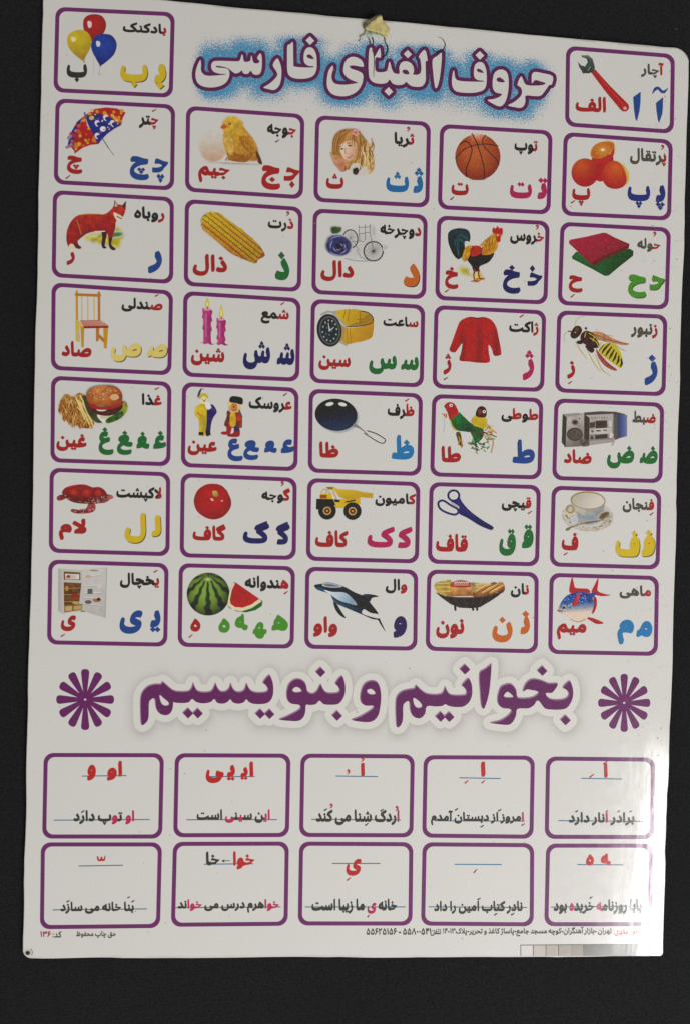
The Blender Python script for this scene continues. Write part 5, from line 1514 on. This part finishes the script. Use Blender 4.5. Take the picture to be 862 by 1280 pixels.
R2 = (196, 44, 40)
sound('b0', 5.0706, 40, 1000, [(140, 128, 748, 124)], [], [(P2, 'ا'), (P2, 'و '), (K2, 'ت'), (P2, 'و'), (K2, 'پ دارد')], (264, 64, 650, 160), smarks=((314, 80, 336, 66, K2),))
sound('b0', 3.315, 40, 930, [(208, 133, 392, 131)], [(R2, 'او', (312, 70, 375, 152)), (R2, 'و', (230, 86, 266, 152))], None, None)
sound('b1', 5.224, 205, 1000, [(148, 129, 740, 128)], [], [(P2, 'ای'), (K2, 'ن س'), (P2, 'ی'), (K2, 'ن'), (P2, 'ی'), (K2, ' است')], (215, 60, 692, 150))
sound('b1', 1.0, 0, 0, [(258, 970.8, 318.5, 970.6)], [(R2, 'ایj', (300.5, 951.9, 317, 975)), (R2, 'یj', (283.5, 956, 294, 976)), (R2, 'jی', (257.5, 962, 280, 979))], None, None)
sound('b2', 2.972, 290, 930, [(385, 119, 540, 121), (295, 280, 625, 282)], [(R2, 'ا', (477, 70, 492, 121))], [(P2, 'ا'), (K2, 'ردک شنا می کند')], (312, 243, 620, 302),
      tmarks=(('z', 483, 56, R2), ('z', 431, 102, R2)), smarks=(('z', 610, 238, P2), ('z', 368, 229, P2), (550, 250, 562, 242, K2), (342, 248, 354, 240, K2), (493, 303, 505, 294, K2)))
sound('b3', 3.079, 560, 930, [(42, 130, 200, 133)], [(R2, 'ا', (124, 68, 142, 126))], None, None, tmarks=((127, 151, 140, 140, R2), (62, 152, 76, 140, R2)))
sound('b3', 1.0, 0, 0, [(543, 1026, 655, 1026.5)], [], [(P2, 'ا'), (K2, 'مروز از دبستان آمدم')], (538, 1013, 654, 1032), smarks=((622, 1014, 626, 1011.5, K2), (568, 1013, 572, 1010.5, K2), (600, 1034, 604, 1031.5, K2), (651, 1032, 655, 1029.5, P2)))
sound('b4', 3.079, 560, 930, [(510, 132, 667, 135), (422, 295, 748, 298)], [(R2, 'ا', (597, 74, 612, 130))], [(K2, 'برادر '), (P2, 'ا'), (K2, 'نار دارد')], (462, 262, 715, 314),
      tmarks=((595, 78, 611, 66, R2), (542, 129, 559, 116, R2)), smarks=((696, 262, 706, 256, K2), (650, 262, 660, 256, K2), (604, 262, 614, 256, P2), (488, 262, 498, 256, K2)))
sound('d0', 3.079, 20, 1040, [(242, 131, 413, 128), (142, 300, 505, 296)], [], [(K2, 'بنا خانه می سازد')], (172, 268, 455, 315),
      smarks=((196, 270, 208, 263, K2), (430, 254, 440, 249, (150, 60, 60)), (446, 270, 457, 263, K2)))
p = Ink(3.079, 20, 1040, z=8e-5)
p.S([(315, 96), (319, 108), (327, 108), (330, 97), (332, 107), (340, 107), (344, 92)], [6, 7, 7, 5, 7, 7, 3], R2); p.build('vowel_mark', PANELS['d0'][0])
sound('d1', 5.224, 205, 1055, [(262, 132, 585, 129), (70, 416, 762, 411)], [(R2, 'خوا', (452, 48, 592, 166)), (K2, 'خا', (275, 50, 365, 140))],
      [(P2, 'خوا'), (K2, 'هرم درس می '), (P2, 'خوا'), (K2, 'ند')], (92, 360, 752, 450))
p = Ink(5.224, 205, 1055, z=8e-5)
p.S([(392, 110), (432, 109)], 3.5, K2, smooth=False, cap=False); p.F([(376, 111), (396, 101), (396, 121)], K2, smooth=False); p.build('arrow', PANELS['d1'][0])
sound('d2', 5.3875, 370, 1055, [(243, 131, 565, 131), (60, 424, 735, 424)], [(R2, 'ی', (336, 100, 438, 214))], [(K2, 'خانه '), (P2, 'ی'), (K2, ' ما زیبا است')], (105, 368, 678, 470),
      tmarks=((340, 246, 366, 226, R2),), smarks=((478, 493, 492, 478, (110, 80, 80)),))
sound('d3', 2.972, 560, 1040, [(22, 120, 197, 121)], [], None, None, tmarks=((93, 152, 106, 138, R2),))
sound('d3', 1.0, 0, 0, [(535, 1133.5, 658, 1134.5)], [], [(K2, 'نادر کتاب امین را داد')], (542, 1126, 652.5, 1142.5), smarks=((596, 1125, 600, 1122.5, K2), (617, 1144, 621, 1141.5, K2), (638, 1144, 642, 1141.5, K2)))
sound('d4', 2.972, 560, 1040, [(478, 121, 648, 122), (380, 279, 732, 275)], [(R2, 'jه', (565, 80, 602, 123)), (R2, 'ه', (510, 82, 540, 125))],
      [(K2, 'بابا روزنام'), (P2, 'ه'), (K2, ' خرید'), (P2, 'ه'), (K2, ' بود')], (390, 250, 718, 305), smarks=((524, 247, 534, 240, K2),))

# ------------------------------------------------------------------ small print along the foot
G3 = (78, 76, 68)


def small(name, runs, box, wt=0.6):
    p = Ink(1, 0, 0, z=6e-5); p.text(runs, box, wt=wt); return p.build(name, poster)


small('telephone_line', [(G3, ': ۱۴۵۰۰۸۵۵-۶۵۱۵۲۶۵۵'[0:2]), (G3, '۱۴۵۰۰۸۵۵ - ۶۵۱۵۲۶۵۵')], (457.5, 1160, 543, 1168.6), 0.7)
small('telephone_line', [(G3, 'تلفن')], (538.5 - 1, 1160.5, 551, 1170), 0.6)
small('address_line', [(G3, 'تهران -بازار آهنگران-کوچه مسجد جامع-پاساژ کاغذ و تحریر-پلاک۳۱-۴۱')], (553, 1158.5, 764, 1170.5), 0.6)
small('address_line', [((190, 60, 60), 'ملایری:')], (766, 1160, 784, 1170), 0.6)
small('address_line', [((196, 84, 84), 'عطور')], (786, 1160, 803, 1169), 0.6)
small('copyright_line', [(G3, 'حق چاپ محفوظ')], (95.5, 1163.5, 145.5, 1173), 0.6)
small('code_number', [(G3, 'کد:')], (66, 1164, 77.5, 1172), 0.6)
small('code_number', [((170, 50, 50), '۶۳۱')], (50.8, 1164, 64, 1171.2), 0.8)

# grey proof bar cut off by the lower edge
p = Ink(4.205, 630, 1150, z=4e-5)
cells = [(85, 150, None), (150, 217, (182, 177, 168)), (217, 283, (170, 165, 156)), (283, 347, (160, 155, 146)), (347, 411, (146, 141, 132)), (411, 770, (106, 105, 101))]
for x0, x1, c in cells:
    if c: p.F([(x0, 132 - (x0 - 85) * .008), (x1, 132 - (x1 - 85) * .008), (x1, 189), (x0, 189)], c, smooth=False)
for x in (85, 150, 217, 283):
    p.S([(x, 132), (x, 188)], 3.4, (70, 68, 62), smooth=False, cap=False)
p.S([(83, 132), (770, 126)], 3.6, (92, 90, 82), smooth=False, cap=False)
p.build('proof_bar', poster)

# ------------------------------------------------------------------ headings
# first heading: white letters with a purple outline over a blue spray
T1 = [
 (6.631, 236, 36, [(98, 258), (104, 300), (103, 345), (125, 378), (165, 390), (230, 387), (305, 380), (306, 375), (260, 373), (215, 360), (192, 335), (188, 300), (205, 272), (250, 266), (330, 268), (400, 270), (425, 260), (440, 215), (450, 225), (455, 262), (470, 275), (495, 272), (512, 262), (517, 225), (525, 232), (530, 262), (545, 285), (575, 285), (588, 268), (568, 245), (580, 218), (592, 205), (603, 217), (608, 270), (605, 330), (592, 370), (565, 382), (535, 375), (515, 348), (495, 370), (470, 375), (450, 365), (440, 345), (420, 362), (385, 370), (350, 345), (320, 325), (270, 311), (228, 308), (235, 320), (290, 325), (325, 335), (338, 360), (335, 400), (310, 445), (260, 475), (190, 487), (120, 478), (75, 448), (58, 400), (60, 350), (75, 300)], []),
 (6.631, 236, 36, [(733, 245), (755, 280), (768, 330), (768, 400), (755, 460), (735, 490), (705, 508), (660, 500), (620, 487), (655, 465), (700, 430), (735, 385), (725, 350), (697, 300)], []),
 (6.631, 350, 30, [(106, 150), (110, 200), (112, 335), (120, 352), (180, 360), (275, 360), (273, 350), (240, 348), (210, 330), (197, 300), (200, 240), (220, 203), (250, 193), (280, 210), (300, 255), (305, 320), (302, 380), (280, 425), (240, 447), (180, 455), (120, 450), (80, 430), (62, 390), (60, 300), (62, 185), (84, 168)], [[(222, 262), (240, 252), (262, 262), (282, 290), (250, 288), (228, 278)]]),
 (6.631, 350, 30, 'D', (249, 138, 36)),
 (6.631, 350, 30, [(437, 345), (440, 375), (428, 420), (430, 460), (450, 490), (490, 502), (560, 502), (642, 487), (600, 470), (550, 440), (525, 400), (525, 360), (540, 310), (570, 280), (610, 272), (650, 285), (680, 310), (690, 352), (660, 353), (610, 344), (573, 350), (590, 372), (640, 388), (680, 412), (686, 450), (675, 500), (640, 555), (580, 590), (510, 600), (440, 585), (400, 545), (388, 490), (395, 420), (410, 375)], []),
 (6.631, 440, 40, [(140, 145), (160, 132), (175, 180), (186, 203), (215, 150), (228, 135), (234, 170), (232, 213), (192, 214), (188, 300), (200, 328), (240, 334), (280, 325), (295, 290), (303, 250), (312, 255), (325, 305), (345, 340), (385, 347), (390, 330), (388, 290), (405, 255), (440, 243), (480, 255), (505, 290), (508, 330), (502, 352), (540, 354), (562, 340), (570, 300), (562, 230), (550, 200), (600, 148), (622, 238), (605, 247), (607, 380), (600, 420), (575, 450), (530, 455), (480, 445), (445, 415), (420, 435), (370, 440), (330, 425), (308, 395), (285, 420), (240, 430), (180, 420), (145, 390), (135, 340), (133, 240)], [[(412, 325), (430, 312), (455, 318), (472, 345), (450, 352), (425, 345)]]),
 (6.631, 440, 40, 'D', (458, 184, 34)), (6.631, 440, 40, 'D', (300, 493, 36)),
 (6.631, 440, 40, [(735, 172), (739, 190), (738, 240), (728, 340), (712, 430), (692, 468), (680, 440), (668, 340), (663, 232), (700, 200)], []),
 (5.747, 555, 50, [(62, 222), (70, 232), (73, 262), (90, 288), (150, 298), (275, 300), (275, 293), (235, 287), (212, 262), (212, 205), (225, 172), (252, 158), (280, 170), (298, 215), (302, 280), (297, 330), (275, 362), (220, 378), (150, 380), (85, 370), (58, 340), (52, 290)], [[(230, 212), (245, 207), (262, 214), (282, 236), (255, 234), (238, 228)]]),
 (5.747, 555, 50, 'D', (253, 111, 31)),
 (5.747, 555, 50, [(400, 212), (440, 225), (458, 270), (458, 350), (445, 420), (425, 460), (395, 478), (350, 460), (308, 432), (350, 425), (395, 408), (410, 388), (370, 378), (348, 350), (345, 290), (360, 235)], [[(372, 283), (390, 268), (415, 280), (432, 302), (400, 304), (380, 297)]]),
 (5.747, 555, 50, [(548, 262), (565, 290), (580, 318), (620, 328), (700, 325), (724, 310), (690, 298), (650, 288), (628, 312), (625, 285), (628, 245), (650, 230), (700, 238), (775, 260), (770, 318), (750, 325), (725, 360), (690, 400), (640, 403), (582, 400), (580, 440), (570, 470), (545, 488), (500, 482), (455, 470), (500, 445), (545, 405), (556, 370), (545, 340), (522, 320)], []),
]


def title_shapes(T):
    out = []
    for t in T:
        s, ox, oy = t[:3]
        if t[3] == 'D':
            x, y, r = t[4]
            cs = [np.array([(x - r, y - 2), (x, y - r), (x + r, y + 2), (x, y + r)], float)]
            hs = []
        else:
            cs = [smooth_closed(t[3], 3)]; hs = [smooth_closed(h, 3) for h in t[4]]
        f = lambda c: np.stack([ox + c[:, 0] / s, oy + c[:, 1] / s], 1)
        c = f(cs[0]); c = c if area2(c) > 0 else c[::-1]
        hs = [f(h) for h in hs]; hs = [h if area2(h) < 0 else h[::-1] for h in hs]
        out.append((c, hs))
    return out


def grow(c, d):
    return c + normals(c) * d


sh1 = title_shapes(T1)
# the spray first
gx, gy = np.meshgrid(np.arange(225, 712, 2.0), np.arange(8, 172, 2.0))
G = np.stack([gx.ravel(), gy.ravel()], 1)
dist = seg_dist(G, [c for c, _ in sh1])
w_in = winding(G, [c for c, _ in sh1]) != 0
dist[w_in] = 0
# the cloud leans up and to the left of the letters and thins out unevenly
cl = np.clip(1.12 - dist / 50.0, 0, 1) ** 1.5
base = 60 + (G[:, 0] - 240) * 0.075
cl *= 0.72 + 0.5 * vnoise(G[:, 0] / 38, G[:, 1] / 30, 9)
cl *= np.clip(1.1 - np.clip(np.abs(G[:, 1] - (base + 16)) - 36, 0, 99) / 40, 0, 1)
cl *= np.clip((G[:, 0] - 228) / 30, 0, 1) * np.clip((706 - G[:, 0]) / 42, 0, 1)
cl *= np.clip((G[:, 1] - (12 + (G[:, 0] - 225) * .085)) / 26, 0, 1)
p = Ink(1, 0, 0, z=8e-6)
ny, nx = gx.shape
idx = np.arange(nx * ny).reshape(ny, nx)
a, b, c, d = idx[:-1, :-1].ravel(), idx[:-1, 1:].ravel(), idx[1:, 1:].ravel(), idx[1:, :-1].ravel()
tr = np.vstack([np.stack([a, d, c], 1), np.stack([a, c, b], 1)])
rgba = np.zeros((len(G), 4)); rgba[:, :3] = 0.2; rgba[:, 3] = np.clip(cl, 0, 1)
keep = (cl[tr] > 0.003).any(1)
p.add(G, tr[keep], rgba)
heading = p.build('heading', poster, M_SPRAY)
heading['label'] = 'blue sprayed cloud behind the top heading'
for k, (c, hs) in enumerate(sh1):
    p = Ink(1, 0, 0, z=3.0e-5 + k * DZ)
    vs, tr = triangulate(p.outline_of(c, 9.2, closed=True, smooth=False) + [c]); p.add(vs, tr, p.colours(vs, (100, 24, 88)))
    p.build('letter_outline', heading)
for k, (c, hs) in enumerate(sh1):
    p = Ink(1, 0, 0, z=7e-5 + k * DZ)
    vs, tr = triangulate([c] + hs); p.add(vs, tr, p.colours(vs, (186, 182, 176), alpha=0.0))
    p.build('letter', heading)

# second heading: purple letters with a bevelled look on a white halo with a soft grey edge
s7 = 5.747
T2 = [
 (s7, 160, 820, [(248, 180), (280, 205), (320, 238), (360, 250), (430, 248), (455, 225), (468, 188), (480, 215), (500, 245), (540, 255), (590, 250), (612, 225), (628, 190), (642, 220), (665, 248), (700, 248), (725, 225), (738, 190), (750, 222), (775, 250), (810, 252), (835, 235), (850, 192), (870, 228), (895, 250), (940, 258), (990, 252), (1002, 232), (985, 205), (967, 185), (1012, 132), (1034, 165), (1045, 215), (1044, 270), (1031, 310), (1004, 335), (960, 345), (900, 343), (866, 328), (850, 310), (835, 330), (800, 342), (765, 338), (745, 325), (735, 310), (715, 330), (680, 342), (640, 335), (620, 308), (595, 330), (540, 340), (490, 330), (462, 308), (440, 330), (400, 338), (340, 335), (328, 330), (322, 380), (300, 415), (265, 425), (225, 410), (200, 370), (190, 305), (160, 318), (152, 350), (150, 440), (130, 480), (98, 495), (90, 440), (88, 320), (100, 260), (140, 215), (190, 198), (235, 197)], [[(228, 280), (255, 300), (290, 330), (293, 350), (265, 355), (240, 335)]]),
 (s7, 160, 820, 'D', (431, 408, 40)), (s7, 160, 820, 'D', (501, 409, 39)),
 (s7, 300, 820, 'D', (144, 413, 38)), (s7, 300, 820, 'D', (211, 414, 38)),
 (s7, 300, 820, [(420, 160), (455, 175), (475, 205), (485, 250), (520, 265), (550, 245), (577, 198), (592, 225), (615, 255), (650, 262), (700, 258), (712, 240), (700, 215), (682, 190), (727, 138), (748, 175), (756, 230), (750, 280), (730, 320), (700, 345), (650, 350), (600, 345), (570, 320), (545, 345), (500, 352), (475, 350), (470, 400), (455, 440), (420, 465), (360, 466), (278, 455), (330, 430), (400, 395), (430, 370), (422, 350), (370, 342), (340, 315), (332, 265), (345, 205), (380, 168)], [[(378, 240), (400, 222), (425, 228), (443, 252), (405, 260), (385, 255)]]),
 (s7, 300, 820, 'D', (577, 113, 38)), (s7, 300, 820, 'D', (695, 426, 39)),
 (s7, 430, 820, [(205, 172), (240, 190), (258, 235), (264, 300), (255, 380), (240, 430), (205, 465), (150, 475), (50, 458), (110, 430), (170, 395), (205, 368), (200, 356), (150, 355), (118, 330), (112, 285), (125, 225), (155, 185)], [[(162, 248), (180, 235), (205, 242), (222, 270), (190, 275), (170, 265)]]),
 (s7, 430, 820, [(512, 205), (545, 235), (590, 265), (650, 272), (700, 262), (722, 215), (735, 245), (760, 272), (810, 278), (862, 275), (872, 264), (870, 243), (853, 221), (840, 206), (885, 156), (906, 180), (916, 220), (916, 275), (900, 322), (870, 352), (840, 365), (780, 365), (740, 355), (722, 345), (700, 358), (650, 362), (592, 360), (580, 410), (555, 440), (525, 447), (490, 430), (470, 390), (462, 325), (435, 335), (422, 360), (420, 450), (405, 495), (378, 512), (368, 470), (365, 340), (375, 285), (410, 250), (460, 235), (500, 228)], [[(495, 300), (530, 320), (555, 350), (550, 368), (520, 370), (500, 345)]]),
 (s7, 430, 820, 'D', (688, 433, 39)), (s7, 430, 820, 'D', (750, 434, 39)),
 (5.3875, 570, 820, 'D', (55, 87, 37)),
 (5.3875, 570, 820, [(232, 50), (234, 62), (232, 120), (218, 250), (190, 345), (172, 350), (162, 320), (155, 230), (151, 114), (190, 82)], []),
 (5.3875, 570, 820, [(350, 182), (380, 195), (402, 230), (410, 275), (460, 280), (500, 275), (530, 262), (548, 240), (500, 228), (470, 225), (445, 240), (455, 195), (485, 160), (520, 150), (570, 160), (620, 180), (682, 183), (645, 245), (600, 248), (620, 280), (660, 290), (710, 288), (740, 275), (752, 250), (735, 225), (712, 208), (757, 163), (778, 200), (785, 250), (775, 300), (745, 345), (700, 360), (630, 360), (590, 350), (560, 310), (540, 300), (520, 330), (480, 352), (410, 355), (400, 400), (380, 440), (350, 462), (290, 460), (222, 448), (290, 430), (340, 400), (365, 370), (355, 355), (310, 350), (280, 325), (272, 290), (280, 240), (300, 200)], [[(318, 265), (340, 240), (365, 255), (380, 275), (350, 278), (325, 275)]]),
 (5.3875, 570, 820, 'D', (575, 97, 36)), (5.3875, 570, 820, 'D', (731, 429, 37)),
]
sh2 = title_shapes(T2)
gx, gy = np.meshgrid(np.arange(155, 745, 2.5), np.arange(805, 930, 2.5))
G = np.stack([gx.ravel(), gy.ravel()], 1)
dist = seg_dist(G - np.array([0.8, 1.5]), [c for c, _ in sh2])
al = np.exp(-((np.clip(dist - 8.0, 0, 99)) / 6.5) ** 1.3) * 0.36
al[dist > 30] = 0
p = Ink(1, 0, 0, z=8e-6)
ny, nx = gx.shape
idx = np.arange(nx * ny).reshape(ny, nx)
a, b, c, d = idx[:-1, :-1].ravel(), idx[:-1, 1:].ravel(), idx[1:, 1:].ravel(), idx[1:, :-1].ravel()
tr = np.vstack([np.stack([a, d, c], 1), np.stack([a, c, b], 1)])
rgba = np.zeros((len(G), 4)); rgba[:, :3] = ink((136, 130, 124)); rgba[:, 3] = al
keep = (al[tr] > 0.004).any(1)
p.add(G, tr[keep], rgba)
sub = p.build('heading', poster)
sub['label'] = 'purple heading with a white halo across the middle of the chart'
for k, (c, hs) in enumerate(sh2):
    p = Ink(1, 0, 0, z=2e-5 + k * DZ)
    vs, tr = triangulate(p.outline_of(c, 17.5, closed=True, smooth=False) + [c]); p.add(vs, tr, p.colours(vs, (212, 212, 200), alpha=0.35))
    p.build('letter_halo', sub)
for k, (c, hs) in enumerate(sh2):
    p = Ink(1, 0, 0, z=8e-5 + 3 * k * DZ)
    vs, tr = triangulate([c] + hs); p.add(vs, tr, p.colours(vs, (156, 116, 148)))
    inset = grow(c, -0.75) + np.array([0.40, 0.75])
    vs, tr = triangulate([inset] + [grow(h, -0.2) + np.array([0.1, 0.3]) for h in hs]); p.add(vs, tr, p.colours(vs, (106, 28, 98)))
    p.build('letter', sub)


def rosette(cx, cy, rx, ry, rot=0):
    p = Ink(1, 0, 0, z=2e-5)
    cs = []
    for k in range(12):
        a = R_(k * 30 + rot); u = np.array([math.cos(a) * rx, math.sin(a) * ry]); v = np.array([-math.sin(a) * rx, math.cos(a) * ry])
        pts = [np.array([cx, cy]) + u * r_ + v * w for r_, w in ((0.02, -.03), (0.30, -.075), (0.55, -.105), (0.78, -.132), (0.90, -.140), (0.975, -.10), (1.0, 0), (0.975, .10), (0.90, .140), (0.78, .132), (0.55, .105), (0.30, .075), (0.02, .03))]
        c = smooth_closed(pts, 2)
        cs.append(c if area2(c) > 0 else c[::-1])
    t = np.linspace(0, 2 * np.pi, 16, endpoint=False)
    cs.append(np.stack([cx + rx * .28 * np.cos(t), cy + ry * .28 * np.sin(t)], 1))
    vs, tr = triangulate(cs); p.add(vs, tr, p.colours(vs, (110, 28, 102)))
    p.E(cx, cy, 1.6, 1.3, (206, 190, 200))
    return p.build('rosette', poster)


rosette(106.8, 874.4, 36.2, 38.2)
rosette(779.4, 878.6, 32.7, 36.3)

# ------------------------------------------------------------------ wear: torn film at the top with a sheet of painted shade, cracks, eyelet
def flake(name, pts, lift, colr, mat=None, rough=0.6, thick=0.00025):
    """a thin piece of film, foam or painted shade standing off the card; lift(x, y) gives its height in metres"""
    q = smooth_closed(pts, 3)
    if area2(q) < 0: q = q[::-1]
    vs, tr = triangulate([q], 2.0 * 1.6)
    P = plane_pt(vs[:, 0], vs[:, 1]); z = np.array([lift(x, y) for x, y in vs])
    n = len(vs)
    V = [(a[0], a[1], b + thick) for a, b in zip(P, z)] + [(a[0], a[1], b) for a, b in zip(P, z)]
    F_ = [tuple(t) for t in tr.tolist()] + [tuple(t[k] + n for k in (2, 1, 0)) for t in tr.tolist()]
    ed = {}
    for t in tr.tolist():
        for k in range(3):
            e = (t[k], t[(k + 1) % 3]); ed[e] = ed.get(e, 0) + 1
    for a, b in list(ed):
        if (b, a) not in ed: F_.append((b, a, a + n, b + n))
    me = bpy.data.meshes.new(name); me.from_pydata(V, [], F_)
    m, nt, b_ = nt_of(name + '_surface')
    geo = N(nt, 'ShaderNodeNewGeometry')
    f = noise(nt, geo.outputs['Position'], 260, 4, 0.65)
    nt.links.new(mixc(nt, mapr(nt, f, 0.3, 0.7), tuple(list(ink(colr[0])) + [1]), tuple(list(ink(colr[1])) + [1])), b_.inputs['Base Color'])
    b_.inputs['Roughness'].default_value = rough
    bp = N(nt, 'ShaderNodeBump'); bp.inputs['Strength'].default_value = 0.6; bp.inputs['Distance'].default_value = 0.00015
    nt.links.new(f, bp.inputs['Height']); nt.links.new(bp.outputs[0], b_.inputs['Normal'])
    me.materials.append(m)
    for pl in me.polygons: pl.use_smooth = True
    o = bpy.data.objects.new(name, me); col.objects.link(o); o.parent = poster
    return o


zs = 5.0706
Z = lambda L: [(430 + x / zs, y / zs) for x, y in L]
flake('torn_foam', Z([(128, 188), (150, 160), (178, 140), (205, 122), (228, 114), (240, 136), (262, 162), (284, 190), (276, 222), (262, 246), (235, 222), (200, 212), (165, 204)]),
      lambda x, y: 0.0008 + 0.0014 * max(0, min(1, (38 - y) / 18)) + 0.0004 * math.sin(x * 1.1), ((212, 202, 140), (176, 162, 104)))
flake('film_or_shade', Z([(118, 170), (128, 150), (160, 128), (205, 108), (225, 105), (228, 116), (190, 128), (160, 146), (140, 168), (128, 190)]),
      lambda x, y: 0.0006 + 0.0012 * max(0, min(1, (38 - y) / 18)), ((120, 114, 92), (86, 80, 62)))  # olive-grey sheet standing in for the shadow left of the torn foam
flake('film_or_shade', Z([(100, 235), (122, 212), (135, 196), (170, 204), (215, 216), (250, 236), (240, 240), (200, 232), (172, 240), (150, 232), (125, 236), (104, 252)]),
      lambda x, y: 0.0004 + 0.0003 * math.sin(x * .8), ((176, 186, 170), (150, 164, 150)))
p = Ink(zs, 430, 0, z=2.2e-4)
CR = (38, 46, 40)
p.S([(142, 232), (158, 250), (163, 275), (152, 262)], [2, 7, 6, 2], (60, 70, 58))
p.S([(160, 222), (176, 240), (184, 268), (178, 292)], [3, 8, 6, 2], CR)
p.S([(178, 318), (186, 345), (190, 390), (187, 440), (185, 490)], [8, 6, 5, 4, 2], (92, 76, 60))
p.S([(238, 232), (254, 244), (258, 268), (272, 295), (272, 325), (260, 352), (236, 368)], [3, 7, 6, 8, 9, 8, 3], CR)
p.S([(100, 252), (92, 262), (96, 246)], [2, 4, 2], (70, 80, 76))
p.build('crack', poster)
p = Ink(zs, 430, 0, z=2.2e-4)
p.S([(592, 235), (618, 246), (636, 274), (634, 302), (612, 326), (588, 334), (566, 322), (556, 308)], [1.5, 3, 5, 6, 7, 5, 4, 2], CR)
p.S([(556, 308), (564, 316), (566, 332)], [2, 3, 2], (60, 70, 60))
p.build('crack', poster)
p = Ink(1, 0, 0, z=4e-5)
p.E(35.2, 1190.8, 5.2, 4.6, (158, 146, 130), g=2, soft=2); p.E(35.0, 1191.2, 2.7, 2.5, (34, 32, 30)); p.S([(39, 1186), (41, 1190), (40, 1194)], 0.9, (150, 120, 96))
p.build('pin_hole', poster)
# a nick of dirt under the heading and other small stains
p = Ink(1, 0, 0, z=3e-5)
p.E(707, 909.5, 1.1, 1.0, (40, 34, 34))
r = random.Random(9)
for k in range(170):
    y = r.uniform(30, 1180); xr = 856 - y * 0.029; x = r.choice([r.uniform(60, xr), r.uniform(xr - 34, xr), r.uniform(60, xr)])
    p.E(x, y, r.uniform(0.3, 0.9), r.uniform(0.25, 0.6), r.choice([(150, 138, 118), (130, 118, 100), (160, 140, 130)]), rot=r.uniform(0, 180))
o = p.build('specks', poster); o['kind'] = 'stuff'
